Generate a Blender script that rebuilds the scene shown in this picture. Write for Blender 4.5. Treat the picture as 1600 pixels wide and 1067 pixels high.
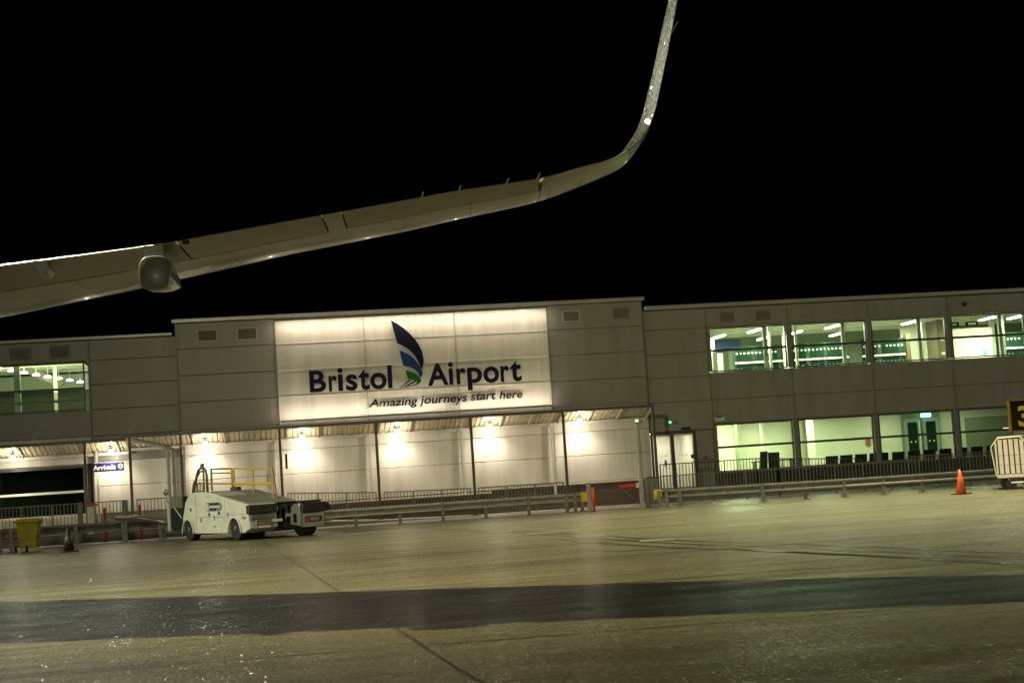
import bpy, math, random
from mathutils import Vector, Matrix
random.seed(7)
sc = bpy.context.scene
for _o in list(bpy.data.objects):
    bpy.data.objects.remove(_o)
COL = sc.collection

# ------------------------------------------------------------------ camera
EYE = 1.65
yaw, pitch, roll, FPX = 1.51943651e-01, 7.94484821e-02, -6.41481769e-02, 2499.4
cyw, syw, cp, sp, cr, sr = math.cos(yaw), math.sin(yaw), math.cos(pitch), math.sin(pitch), math.cos(roll), math.sin(roll)
right = Vector((cyw, -syw, 0)); fwd = Vector((syw*cp, cyw*cp, sp)); up = right.cross(fwd)
r_ = cr*right + sr*up; u_ = -sr*right + cr*up
cam_d = bpy.data.cameras.new('camera'); cam = bpy.data.objects.new('camera', cam_d); COL.objects.link(cam)
cam_d.sensor_width = 36.0; cam_d.lens = FPX/1600*36.0; cam_d.clip_end = 2000; cam_d.clip_start = 0.1
M = Matrix((r_, u_, -fwd)).transposed().to_4x4(); M.translation = Vector((0, 0, EYE))
cam.matrix_world = M
sc.camera = cam

# ------------------------------------------------------------------ world, view, lamps
w = bpy.data.worlds.new('World'); sc.world = w; w.use_nodes = True
nt = w.node_tree; bg = nt.nodes['Background']
sky = nt.nodes.new('ShaderNodeTexSky'); sky.sky_type = 'NISHITA'; sky.sun_disc = False
sky.sun_elevation = math.radians(-9); sky.sun_rotation = math.radians(160)
nt.links.new(sky.outputs[0], bg.inputs[0]); bg.inputs[1].default_value = 0.03
sc.view_settings.view_transform = 'Standard'; sc.view_settings.look = 'None'
sc.view_settings.exposure = 0; sc.view_settings.gamma = 1; sc.view_settings.use_curve_mapping = False
sc.cycles.use_denoising = True; sc.cycles.denoising_prefilter = 'NONE'; sc.cycles.denoising_input_passes = 'RGB_ALBEDO_NORMAL'
sc.cycles.max_bounces = 6; sc.cycles.diffuse_bounces = 3; sc.cycles.glossy_bounces = 3
sc.cycles.transparent_max_bounces = 12; sc.cycles.caustics_reflective = False; sc.cycles.caustics_refractive = False
sc.cycles.sample_clamp_indirect = 4.0

def lamp(kind, name, loc, energy, color, target=None, radius=.2, spot=None, blend=.3, size=None, parent=None, spread=None):
    d = bpy.data.lights.new(name, kind); d.energy = energy; d.color = color
    if kind in ('SPOT', 'POINT'): d.shadow_soft_size = radius
    if kind == 'SPOT': d.spot_size = math.radians(spot); d.spot_blend = blend
    if kind == 'AREA':
        d.shape = 'RECTANGLE'; d.size, d.size_y = size
        if spread: d.spread = math.radians(spread)
    o = bpy.data.objects.new(name, d); COL.objects.link(o); o.location = loc
    if target is not None:
        o.rotation_euler = (Vector(target)-Vector(loc)).to_track_quat('-Z', 'Y').to_euler()
    if parent is not None:
        o.parent = parent; o.location = Vector(loc)-Vector(parent.location)
    return o
WARM = (1.0, .84, .56)
APRON = (1.0, .93, .60)
# high apron floodlights (off the frame): near the wing, over the left, far; the rest are added fill
lamp('SPOT', 'apron_floodlight_near', (-7.0, 22.2, 12.2), 17000, (1.0, .90, .50), (10, 30, 0), .16, 145, 1.0)
lamp('SPOT', 'apron_floodlight_left', (-36, 46, 17), 36000, (1.0, .95, .60), (9, 47, 0), .5, 34, .7)
lamp('SPOT', 'facade_fill_east', (58, 30, 10), 2200, (.97, 1.0, .64), (12, 61, 5), .6, 70, .5)  # fill lamp added to brighten the right of the facade
lamp('SPOT', 'facade_fill_west', (-42, 36, 10), 7000, (1.0, .93, .60), (0, 61, 5), .6, 70, .5)  # added fill for the left of the facade
lamp('SPOT', 'overhead_fill_right', (23, 45, 22), 50000, (1.0, .92, .55), (17, 42, 0), .4, 80, 1.0)  # added in mid-air to brighten the right-hand ground, clear of glints
lamp('SPOT', 'apron_floodlight_far', (-12.6, 80, 28.2), 6500, (1.0, 1.0, .78), (-2.5, 24, 0), .4, 34, .8)
lamp('SPOT', 'back_fill', (-6, -90, 9), 28000, (1.0, .97, .62), (8, 60, 5), 1.0, 50, .5)  # added behind the camera to lift the fairing and facade

# ------------------------------------------------------------------ materials
MATS = {}
def mat(name, col, rough=.6, metal=0, noise=None, bump=None, emit=None, estr=0, spec=.5, stretch=(1, 1, 1), streak=None, coat=0):
    """noise=(scale, amount) mottles the colour; bump=(scale, strength, distance)"""
    if name in MATS: return MATS[name]
    m = bpy.data.materials.new(name); m.use_nodes = True; n = m.node_tree.nodes; l = m.node_tree.links
    b = n['Principled BSDF']; b.inputs['Base Color'].default_value = (*col, 1)
    b.inputs['Roughness'].default_value = rough; b.inputs['Metallic'].default_value = metal
    b.inputs['Specular IOR Level'].default_value = spec; b.inputs['Coat Weight'].default_value = coat
    if emit: b.inputs['Emission Color'].default_value = (*emit, 1); b.inputs['Emission Strength'].default_value = estr
    if noise or bump:
        geo = n.new('ShaderNodeNewGeometry'); mp = n.new('ShaderNodeMapping'); mp.inputs['Scale'].default_value = stretch
        l.new(geo.outputs['Position'], mp.inputs['Vector'])
    if noise:
        t = n.new('ShaderNodeTexNoise'); t.inputs['Scale'].default_value = noise[0]; t.inputs['Detail'].default_value = 6
        t.inputs['Roughness'].default_value = .65
        l.new(mp.outputs[0], t.inputs['Vector'])
        r = n.new('ShaderNodeMapRange'); r.inputs['From Min'].default_value = .3; r.inputs['From Max'].default_value = .7
        r.inputs['To Min'].default_value = 1-noise[1]; r.inputs['To Max'].default_value = 1+noise[1]*.6
        l.new(t.outputs['Fac'], r.inputs['Value'])
        mx = n.new('ShaderNodeMix'); mx.data_type = 'RGBA'; mx.blend_type = 'MULTIPLY'; mx.inputs['Factor'].default_value = 1
        mx.inputs['A'].default_value = (*col, 1); l.new(r.outputs[0], mx.inputs['B']); l.new(mx.outputs['Result'], b.inputs['Base Color'])
        r2 = n.new('ShaderNodeMapRange'); r2.inputs['To Min'].default_value = max(.03, rough-.12); r2.inputs['To Max'].default_value = min(1, rough+.12)
        l.new(t.outputs['Fac'], r2.inputs['Value']); l.new(r2.outputs[0], b.inputs['Roughness'])
    if bump:
        t = n.new('ShaderNodeTexNoise'); t.inputs['Scale'].default_value = bump[0]; t.inputs['Detail'].default_value = 4
        l.new(mp.outputs[0], t.inputs['Vector'])
        bp = n.new('ShaderNodeBump'); bp.inputs['Strength'].default_value = bump[1]; bp.inputs['Distance'].default_value = bump[2]
        l.new(t.outputs['Fac'], bp.inputs['Height']); l.new(bp.outputs[0], b.inputs['Normal'])
    MATS[name] = m
    return m
def glass(name, tint, refl=1.0):
    m = bpy.data.materials.new(name); m.use_nodes = True; n = m.node_tree.nodes; l = m.node_tree.links
    n.remove(n['Principled BSDF']); out = n['Material Output']
    t = n.new('ShaderNodeBsdfTransparent'); t.inputs[0].default_value = (*tint, 1)
    g = n.new('ShaderNodeBsdfGlossy'); g.inputs['Roughness'].default_value = .02
    f = n.new('ShaderNodeFresnel'); f.inputs[0].default_value = 1.5
    k = n.new('ShaderNodeMath'); k.operation = 'MULTIPLY'; k.inputs[1].default_value = refl; l.new(f.outputs[0], k.inputs[0])
    x = n.new('ShaderNodeMixShader'); l.new(k.outputs[0], x.inputs[0]); l.new(t.outputs[0], x.inputs[1]); l.new(g.outputs[0], x.inputs[2])
    l.new(x.outputs[0], out.inputs[0]); return m
GLASS = glass('window_glass', (.86, .93, .84))
DGLASS = glass('dark_glass', (.35, .45, .38), 1.3)
clad = mat('cladding', (.27, .265, .245), .42, noise=(1.3, .16), bump=(9, .12, .006), stretch=(1.6, 1, .30))
cladlit = mat('cladding_lit', (.62, .59, .53), .5, noise=(1.1, .16), bump=(9, .15, .006), stretch=(3.0, 1, .22))  # same cladding, coloured paler where the lamps wash the wall
trimm = mat('trim_grey', (.20, .195, .18), .45, noise=(2, .12))
trimp = mat('trim_pale', (.55, .53, .48), .4, noise=(2, .1))
glintm = mat('joint_glint_pale', (.85, .82, .74), .35)  # paler than the wall, for light caught on joint edges
capm = mat('coping_metal', (.42, .41, .38), .35, metal=.2, noise=(1, .12))
jointm = mat('joint_backing', (.15, .147, .13), .6)
darkm = mat('dark_backing', (.03, .03, .028), .7)
framed = mat('window_frame_dark', (.06, .065, .06), .4)
framew = mat('window_frame_white', (.72, .70, .64), .45, noise=(3, .08))
ventm = mat('vent_metal', (.24, .23, .20), .45)
ventw = mat('vent_frame_pale', (.40, .39, .35), .45)
roofm = mat('canopy_roof_sheet', (.62, .55, .38), .45, noise=(1.5, .14))
steel = mat('galvanised_steel', (.36, .355, .33), .36, metal=.6, noise=(5, .25), bump=(30, .08, .003))
steeld = mat('weathered_steel', (.17, .17, .155), .48, metal=.35, noise=(5, .3))
fencem = mat('railing_steel', (.17, .175, .155), .45, metal=.2, noise=(5, .25))
postm = mat('canopy_post_paint', (.10, .10, .095), .4, metal=.2, noise=(4, .15))
conc = mat('concrete', (.36, .33, .28), .7, noise=(1.6, .22), bump=(18, .3, .01))
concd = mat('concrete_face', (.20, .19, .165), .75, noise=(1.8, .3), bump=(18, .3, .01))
copw = mat('coping_stone', (.66, .62, .54), .6, noise=(2.5, .12))
red = mat('red_paint', (.62, .035, .02), .4, noise=(8, .15))
yel = mat('yellow_paint', (.62, .42, .02), .45, noise=(8, .2))
blk = mat('black_rubber', (.015, .015, .014), .7, bump=(40, .2, .004))
orange = mat('orange_plastic', (.75, .115, .02), .42, noise=(9, .15))
interw = mat('interior_white', (.62, .62, .50), .6, noise=(1, .06))
interg = mat('interior_green_grey', (.20, .23, .15), .5, noise=(1.2, .2))
interf = mat('interior_floor', (.30, .32, .24), .35, noise=(1, .15))
ceilm = mat('interior_ceiling', (.66, .68, .54), .7, noise=(.7, .08))
navy = mat('navy_paint', (.004, .005, .022), .6, spec=.15)
tube = mat('tube_light', (.9, .9, .9), .5, emit=(1.0, .95, .92), estr=45)
panelt = mat('panel_light', (.9, .9, .9), .5, emit=(1.0, 1.0, .85), estr=3)
lampem = mat('lamp_lens', (.9, .9, .85), .4, emit=(1, .95, .82), estr=24)
ledem = mat('led_strip_lens', (.9, .9, .85), .4, emit=(1, .93, .80), estr=6)
exitem = mat('exit_sign_lens', (.3, .8, .6), .4, emit=(.35, 1.0, .9), estr=4)
greenem = mat('green_indicator', (.0, .3, .1), .4, emit=(.05, 1.0, .35), estr=3)

# brick
def brickmat():
    m = bpy.data.materials.new('brick_wall'); m.use_nodes = True; n = m.node_tree.nodes; l = m.node_tree.links; b = n['Principled BSDF']
    geo = n.new('ShaderNodeNewGeometry'); sep = n.new('ShaderNodeSeparateXYZ'); cmb = n.new('ShaderNodeCombineXYZ')
    l.new(geo.outputs['Position'], sep.inputs[0]); l.new(sep.outputs[0], cmb.inputs[0]); l.new(sep.outputs[2], cmb.inputs[1])
    t = n.new('ShaderNodeTexBrick'); t.inputs['Scale'].default_value = 1; t.inputs['Brick Width'].default_value = .225; t.inputs['Row Height'].default_value = .075
    t.inputs['Mortar Size'].default_value = .006; t.inputs['Color1'].default_value = (.11, .068, .045, 1); t.inputs['Color2'].default_value = (.07, .042, .030, 1)
    t.inputs['Mortar'].default_value = (.16, .14, .11, 1); l.new(cmb.outputs[0], t.inputs['Vector'])
    l.new(t.outputs[0], b.inputs['Base Color']); b.inputs['Roughness'].default_value = .8
    bp = n.new('ShaderNodeBump'); bp.inputs['Strength'].default_value = .6; bp.inputs['Distance'].default_value = .01; bp.invert = True
    l.new(t.outputs['Fac'], bp.inputs['Height']); l.new(bp.outputs[0], b.inputs['Normal'])
    return m
brick = brickmat()

# wet apron tarmac
def apronmat():
    m = bpy.data.materials.new('wet_apron'); m.use_nodes = True; n = m.node_tree.nodes; l = m.node_tree.links; b = n['Principled BSDF']
    geo = n.new('ShaderNodeNewGeometry')
    def noise(scale, det=4, st=(1, 1, 1), rough=.55):
        mp = n.new('ShaderNodeMapping'); mp.inputs['Scale'].default_value = st; l.new(geo.outputs['Position'], mp.inputs[0])
        t = n.new('ShaderNodeTexNoise'); t.inputs['Scale'].default_value = scale; t.inputs['Detail'].default_value = det; t.inputs['Roughness'].default_value = rough
        l.new(mp.outputs[0], t.inputs['Vector']); return t.outputs['Fac']
    def rng(v, a, b_, c, d):
        r = n.new('ShaderNodeMapRange'); r.inputs[1].default_value = a; r.inputs[2].default_value = b_; r.inputs[3].default_value = c; r.inputs[4].default_value = d
        l.new(v, r.inputs[0]); return r.outputs[0]
    def mth(op, a, b_):
        k = n.new('ShaderNodeMath'); k.operation = op
        for i, x in enumerate((a, b_)):
            if isinstance(x, (int, float)): k.inputs[i].default_value = x
            else: l.new(x, k.inputs[i])
        return k.outputs[0]
    big = noise(.16, 5, (.35, 1, 1)); mid = noise(1.1, 6, (.5, 1, 1), .7); fine = noise(60, 3); agg = noise(26, 4, (1, .22, 1), .75); grit = noise(11, 3, (1, .30, 1), .7)
    band = noise(.5, 3, (.06, 1.4, 1)); streak = noise(1.0, 4, (.05, 2.6, 1), .6)
    stain = rng(noise(.42, 4, (.5, 1, 1), .6), .56, .62, 1.0, .74)
    c = mth('MULTIPLY', stain, mth('MULTIPLY', rng(big, .3, .7, .78, 1.15), mth('MULTIPLY', rng(mid, .3, .7, .80, 1.14), mth('MULTIPLY', mth('MULTIPLY', rng(agg, .30, .70, .35, 1.65), rng(grit, .32, .68, .72, 1.28)), mth('MULTIPLY', rng(band, .35, .65, .84, 1.08), rng(streak, .3, .7, .88, 1.08))))))
    mx = n.new('ShaderNodeMix'); mx.data_type = 'RGBA'; mx.blend_type = 'MULTIPLY'; mx.inputs['Factor'].default_value = 1
    mx.inputs['A'].default_value = (.172, .157, .096, 1); l.new(c, mx.inputs['B']); l.new(mx.outputs['Result'], b.inputs['Base Color'])
    wet = rng(mth('ADD', mth('MULTIPLY', streak, .6), mth('MULTIPLY', mid, .4)), .42, .60, .54, .34)
    l.new(wet, b.inputs['Roughness']); b.inputs['Specular IOR Level'].default_value = .12
    b2 = n.new('ShaderNodeBump'); b2.inputs['Strength'].default_value = .9; b2.inputs['Distance'].default_value = .008; l.new(agg, b2.inputs['Height'])
    l.new(b2.outputs[0], b.inputs['Normal'])
    # a film of standing drops: every drop tips its own way, so lamps glint in some and not in others
    mp = n.new('ShaderNodeMapping'); mp.inputs['Scale'].default_value = (1, .34, 1); l.new(geo.outputs['Position'], mp.inputs[0])
    vo = n.new('ShaderNodeTexVoronoi'); vo.inputs['Scale'].default_value = 60; l.new(mp.outputs[0], vo.inputs['Vector'])
    v1 = n.new('ShaderNodeVectorMath'); v1.operation = 'SUBTRACT'; v1.inputs[1].default_value = (.5, .5, .5); l.new(vo.outputs['Color'], v1.inputs[0])
    v2 = n.new('ShaderNodeVectorMath'); v2.operation = 'MULTIPLY'; v2.inputs[1].default_value = (.75, .75, 0); l.new(v1.outputs[0], v2.inputs[0])
    v3 = n.new('ShaderNodeVectorMath'); v3.operation = 'ADD'; l.new(v2.outputs[0], v3.inputs[0]); l.new(geo.outputs['Normal'], v3.inputs[1])
    v4 = n.new('ShaderNodeVectorMath'); v4.operation = 'NORMALIZE'; l.new(v3.outputs[0], v4.inputs[0]); l.new(v4.outputs[0], b.inputs['Coat Normal'])
    sp_ = n.new('ShaderNodeSeparateColor'); l.new(vo.outputs['Color'], sp_.inputs[0])
    cw = rng(mth('MULTIPLY', sp_.outputs[2], rng(mid, .35, .65, .6, 1.2)), .45, .70, .0, .5)
    l.new(cw, b.inputs['Coat Weight']); b.inputs['Coat Roughness'].default_value = .20
    return m
apron = apronmat()

# ------------------------------------------------------------------ mesh helpers
OFF = {}
class MB:
    def __init__(s): s.v = []; s.f = []; s.smooth = False
    def box(s, x0, x1, y0, y1, z0, z1):
        b = len(s.v); s.v += [(x, y, z) for x in (x0, x1) for y in (y0, y1) for z in (z0, z1)]
        s.f += [tuple(b+i for i in q) for q in ((0, 1, 3, 2), (4, 6, 7, 5), (0, 4, 5, 1), (2, 3, 7, 6), (0, 2, 6, 4), (1, 5, 7, 3))]; return s
    def tube(s, pts, r, n=8, cap=True):
        pts = [Vector(p) for p in pts]; rs = r if isinstance(r, (list, tuple)) else [r]*len(pts); b0 = len(s.v)
        ref = None
        for i, p in enumerate(pts):
            d = (pts[min(i+1, len(pts)-1)]-pts[max(i-1, 0)]).normalized()
            if ref is None: ref = Vector((0, 0, 1)) if abs(d.z) < .9 else Vector((1, 0, 0))
            a = d.cross(ref).normalized(); c = a.cross(d).normalized(); ref = c
            for k in range(n):
                t = 2*math.pi*k/n; s.v.append(tuple(p+a*math.cos(t)*rs[i]+c*math.sin(t)*rs[i]))
        for i in range(len(pts)-1):
            for k in range(n):
                a = b0+i*n+k; c = b0+i*n+(k+1) % n; s.f.append((a, c, c+n, a+n))
        if cap: s.f.append(tuple(b0+k for k in range(n))[::-1]); s.f.append(tuple(b0+(len(pts)-1)*n+k for k in range(n)))
        return s
    def loft(s, rings, cap=True):
        b = len(s.v); n = len(rings[0])
        for r in rings: s.v += [tuple(p) for p in r]
        for i in range(len(rings)-1):
            for k in range(n):
                a = b+i*n+k; c = b+i*n+(k+1) % n; s.f.append((a, c, c+n, a+n))
        if cap: s.f.append(tuple(b+k for k in range(n))[::-1]); s.f.append(tuple(b+(len(rings)-1)*n+k for k in range(n)))
        return s
    def prism(s, poly, ax, a0, a1):
        """poly of 2-D points; ax='y': (x,z) extruded in y; 'x': (y,z); 'z': (x,y)"""
        def P(p, a): return {'y': (p[0], a, p[1]), 'x': (a, p[0], p[1]), 'z': (p[0], p[1], a)}[ax]
        b = len(s.v); n = len(poly); s.v += [P(p, a0) for p in poly]+[P(p, a1) for p in poly]
        s.f.append(tuple(range(b, b+n))); s.f.append(tuple(range(b+n, b+2*n))[::-1])
        for k in range(n): s.f.append((b+k, b+n+k, b+n+(k+1) % n, b+(k+1) % n))
        return s
    def lathe(s, prof, axis_o, n=16, ax='z'):
        rings = []
        for r, h in prof:
            ring = []
            for k in range(n):
                t = 2*math.pi*k/n; c, d = r*math.cos(t), r*math.sin(t)
                p = {'z': (c, d, h), 'x': (h, c, d), 'y': (c, h, d)}[ax]; ring.append(tuple(axis_o[i]+p[i] for i in range(3)))
            rings.append(ring)
        return s.loft(rings)
    def build(s, name, m, parent=None, kind=None, bevel=0, smooth=None, loc=None):
        me = bpy.data.meshes.new(name)
        off = Vector((0, 0, 0))
        if parent is not None: off = OFF.get(parent.name, Vector((0, 0, 0)))
        o0 = Vector(loc) if loc is not None else None
        base = o0 if o0 is not None else off
        me.from_pydata([tuple(Vector(p)-base) for p in s.v], [], s.f); me.materials.append(m)
        import bmesh
        bm = bmesh.new(); bm.from_mesh(me); bmesh.ops.recalc_face_normals(bm, faces=bm.faces); bm.to_mesh(me); bm.free()
        if smooth:
            for p in me.polygons: p.use_smooth = True
        o = bpy.data.objects.new(name, me); COL.objects.link(o)
        if parent is not None: o.parent = parent
        if o0 is not None: o.location = o0-off
        OFF[o.name] = o0 if o0 is not None else off
        if kind: o['kind'] = kind
        if bevel:
            bv = o.modifiers.new('bevel', 'BEVEL'); bv.width = bevel; bv.segments = 2; bv.limit_method = 'ANGLE'
        return o
def thing(name, label, cat, loc=(0, 0, 0), rotz=0, group=None, local=False):
    o = bpy.data.objects.new(name, None); COL.objects.link(o); o.location = loc; o.rotation_euler = (0, 0, rotz); o.empty_display_size = .2
    o['label'] = label; o['category'] = cat
    if group: o['group'] = group
    OFF[o.name] = Vector((0, 0, 0)) if local else Vector(loc)
    return o
def tag(o, label, cat, group=None):
    o['label'] = label; o['category'] = cat
    if group: o['group'] = group
    return o
def B(x0, x1, y0, y1, z0, z1): return MB().box(x0, x1, y0, y1, z0, z1)
_cache = {}
def piece(name, x0, x1, y0, y1, z0, z1, m, parent, bevel=.006):
    """an oblong piece sharing its mesh with others of the same size"""
    key = (name, round(x1-x0, 3), round(y1-y0, 3), round(z1-z0, 3), m.name)
    if key not in _cache:
        me = bpy.data.meshes.new(name); b = min(bevel, (z1-z0)/4, (x1-x0)/4); X, Y, Z = (x1-x0)/2, (y1-y0), (z1-z0)/2
        v = [(-X, Y, -Z), (X, Y, -Z), (X, Y, Z), (-X, Y, Z), (-X, b, -Z), (X, b, -Z), (X, b, Z), (-X, b, Z),
             (-X+b, 0, -Z+b), (X-b, 0, -Z+b), (X-b, 0, Z-b), (-X+b, 0, Z-b)]
        f = [(3, 2, 1, 0)]+[(i, (i+1) % 4, (i+1) % 4+4, i+4) for i in range(4)]+[(i+4, (i+1) % 4+4, (i+1) % 4+8, i+8) for i in range(4)]+[(8, 9, 10, 11)]
        me.from_pydata(v, [], f); me.materials.append(m); _cache[key] = me
    o = bpy.data.objects.new(name, _cache[key]); COL.objects.link(o); o.parent = parent
    c = Vector(((x0+x1)/2, y0, (z0+z1)/2)); o.location = c-OFF.get(parent.name, Vector((0, 0, 0))); OFF[o.name] = c
    return o
DG = None
def text_mesh(body, bold=0, shear=0, depth=.02):
    cu = bpy.data.curves.new('t', 'FONT'); cu.body = body; cu.offset = bold; cu.shear = shear; cu.extrude = depth; cu.resolution_u = 6; cu.fill_mode = 'BOTH'
    o = bpy.data.objects.new('t', cu); COL.objects.link(o)
    bpy.context.view_layer.update(); dg = bpy.context.evaluated_depsgraph_get(); me = bpy.data.meshes.new_from_object(o.evaluated_get(dg))
    bpy.data.objects.remove(o); bpy.data.curves.remove(cu); return me
def text_fit(name, body, x0, x1, z0, z1, y, m, parent, bold=0, shear=0, depth=.03):
    """lettering standing in the plane Y=y, its outline scaled into x0..x1, z0..z1"""
    me = text_mesh(body, bold, shear, 1.0)
    xs = [v.co.x for v in me.vertices]; ys = [v.co.y for v in me.vertices]
    a, b_, c, d = min(xs), max(xs), min(ys), max(ys); off = OFF.get(parent.name, Vector((0, 0, 0)))
    for v in me.vertices:
        X = x0+(v.co.x-a)/(b_-a)*(x1-x0); Z = z0+(v.co.y-c)/(d-c)*(z1-z0); Y = y-(depth if v.co.z > 0 else 0)
        v.co = Vector((X, Y, Z))-off
    me.materials.clear(); me.materials.append(m)
    o = bpy.data.objects.new(name, me); COL.objects.link(o); o.parent = parent; OFF[o.name] = off
    return o

# ------------------------------------------------------------------ ground
YW = 61.6            # front of the cladding
g = MB()
xs = [-400, -60, -20, 0, 20, 60, 400]; ys = [-300, -60, 0, 30, 61, 120, 500]
for i in range(len(xs)-1):
    for j in range(len(ys)-1):
        b = len(g.v); g.v += [(xs[i], ys[j], 0), (xs[i+1], ys[j], 0), (xs[i+1], ys[j+1], 0), (xs[i], ys[j+1], 0)]; g.f.append((b, b+1, b+2, b+3))
g.build('apron_ground', apron, kind='structure')
sealant = mat('joint_sealant', (.022, .022, .018), .45)
tyrem = mat('tyre_marks', (.035, .042, .03), .32, noise=(3, .4))
patchm = mat('worn_paint', (.25, .26, .20), .5, noise=(6, .4))
def strip(name, pts, wid, m, z=.004, wob=0):
    mb = MB(); P = [Vector((a, b, z)) for a, b in pts]
    Q = []
    for i in range(len(P)-1):
        n_ = max(1, int((P[i+1]-P[i]).length/.8))
        for k in range(n_): Q.append(P[i].lerp(P[i+1], k/n_))
    Q.append(P[-1])
    for i, p in enumerate(Q):
        d = (Q[min(i+1, len(Q)-1)]-Q[max(i-1, 0)]).normalized(); s = Vector((-d.y, d.x, 0))*wid*(.5+random.uniform(-.18, .18)); o = Vector((random.uniform(-wob, wob), random.uniform(-wob, wob), 0))
        mb.v += [tuple(p+s+o), tuple(p-s+o)]
        if i: b = 2*i; mb.f.append((b-2, b-1, b+1, b))
    o = mb.build(name, m, kind='structure'); return o
for x0 in (-11.0, 1.95, 15.5):
    strip('slab_joint', [(x0+.62-.0, 2), (x0-.38*.0, 13.6)] if False else [(x0+.35, 4), (x0-.5, 13.64), (x0-.78, 18.9), (x0-1.53, 32.2), (x0-2.6, 52)], .030, sealant, wob=.006)
for yj in (9.6, 15.76, 21.9, 28.1, 33.4, 39.6, 45.7, 51.6):
    strip('slab_joint', [(-30, yj+1.0), (0, yj), (40, yj-1.35)], .034 if yj < 20 else .05, sealant, wob=.006)
strip('slab_joint', [(-1.2, 13.83), (1.42, 13.65)], .012, sealant, wob=.012)
tr = [(4.3, 52.5), (5.04, 47.9), (6.06, 41.66), (6.84, 36.81), (7.36, 32.41), (7.93, 29.55), (8.6, 27.67), (9.01, 25.51), (9.42, 23.79), (9.68, 22.02), (10.4, 19.4)]
strip('tyre_track', tr, .16, tyrem)
strip('tyre_track', [(x+.35, y+1.0) for x, y in tr[2:]], .14, tyrem, .005)
strip('tyre_track', [(x-.55, y-.7) for x, y in tr[3:]], .15, tyrem, .005)
strip('tyre_track', [(7.9, 27.4), (8.3, 25.7), (8.9, 23.0), (9.5, 20.4), (10.4, 18.0)], .13, tyrem, .005)
strip('tyre_track', [(5.2, 30.6), (6.4, 29.4), (7.2, 28.9), (7.9, 29.4)], .10, tyrem, .005)
for (a, b, l_) in ((5.44, 44.91, .7), (5.92, 43.14, .9), (6.5, 39.98, .8), (7.1, 36.56, .9), (7.75, 32.63, 1.0)):
    strip('old_marking_patch', [(a-.35, b), (a+.35, b-.15)], l_*.8, patchm, .008)
    strip('old_marking_patch', [(a-.4, b+l_*.45), (a+.45, b+l_*.35)], .14, tyrem, .009)
strip('old_marking_patch', [(8.05, 26.67), (8.31, 25.71)], .22, patchm, .008)
strip('old_marking_patch', [(12.6, 50.5), (16, 50.1)], .22, mat('faded_marking', (.42, .44, .34), .5, noise=(4, .4)), .008)
strip('old_marking_patch', [(13.4, 49.2), (17.5, 48.8)], .16, MATS['faded_marking'], .008)
strip('old_marking_patch', [(8.6, 49.6), (9.5, 49.3)], .18, MATS['faded_marking'], .008)
# pavement strip along the building, and the raised walkway that ramps down to the right
B(-3.4, 13.6, 56.6, 61.4, -.2, .008).build('pavement', conc, kind='structure')
B(13.6, 60, 57.6, 61.4, -.2, .008).build('pavement', conc, kind='structure')
B(-40, -3.4, 56.6, 59.3, -.2, .006).build('pavement', conc, kind='structure')
def rampz(x):
    t = [(-60, .40), (-3.4, .40), (.4, .28), (4, .08), (7.4, .02), (90, .02)]
    for (a, b), (c, d) in zip(t, t[1:]):
        if a <= x <= c: return b+(d-b)*(x-a)/(c-a)
wk = MB(); wk.prism([(-40, -.1), (7.4, -.1), (7.4, .02), (4, .08), (.4, .28), (-3.4, .40), (-40, .40)], 'y', 59.32, 61.45)
wk.build('raised_walkway', conc, kind='structure')
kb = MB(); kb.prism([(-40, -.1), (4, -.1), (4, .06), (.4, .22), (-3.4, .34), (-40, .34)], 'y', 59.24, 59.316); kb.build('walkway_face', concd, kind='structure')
kc = MB(); kc.prism([(-40, .345), (-3.4, .345), (.4, .225), (4, .065), (4, .10), (.4, .30), (-3.4, .42), (-40, .42)], 'y', 59.18, 59.36); kc.build('walkway_edge', copw, kind='structure')
lz = MB(); lz.prism([(14.7, -.1), (23.6, -.1), (23.6, .03), (18, .42), (14.7, .42)], 'y', 59.9, 61.44); lz.build('door_landing', concd, kind='structure')

# ------------------------------------------------------------------ terminal building
T = thing('terminal_building', 'long two storey grey clad terminal with raised centre block and lit windows', 'building', (5, 66, 0))
def panels(xb, zb, y, m=clad, skip=(), gx=.020, gz=.007):
    for i in range(len(xb)-1):
        for j in range(len(zb)-1):
            if (i, j) in skip: continue
            piece('cladding_panel', xb[i]+gx, xb[i+1]-gx, y, y+.05, zb[j]+gz, zb[j+1]-gz, m, T, .012)
XL = [-13.6, -10.1, -6.68, -3.42]
XB = [-3.42, .28, 3.68, 7.2, 10.86, 14.66]
XR = [14.66, 17.28, 20.66, 24.03, 27.45, 30.85, 34.3, 37.7]
YB = 61.5   # raised block stands slightly proud
# wall cores
def core(x0, x1, z0, z1, y=61.68, d=.25): B(x0, x1, y, y+d, z0, z1).build('wall_core', jointm, T)
core(-3.42, 14.66, .0, 7.95, 61.58)
core(-6.72, -3.42, 0, 7.5); core(-14, -6.85, 2.8, 4.87); core(-14, -6.85, 6.70, 7.5); core(-14, -7.0, 0, .72)
core(14.66, 17.32, 2.70, 7.58); core(16.45, 17.42, 0, 2.70)
core(17.32, 38, 6.76, 7.58); core(17.32, 38, 2.9, 4.96); core(17.42, 38, 0, .98)
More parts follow.
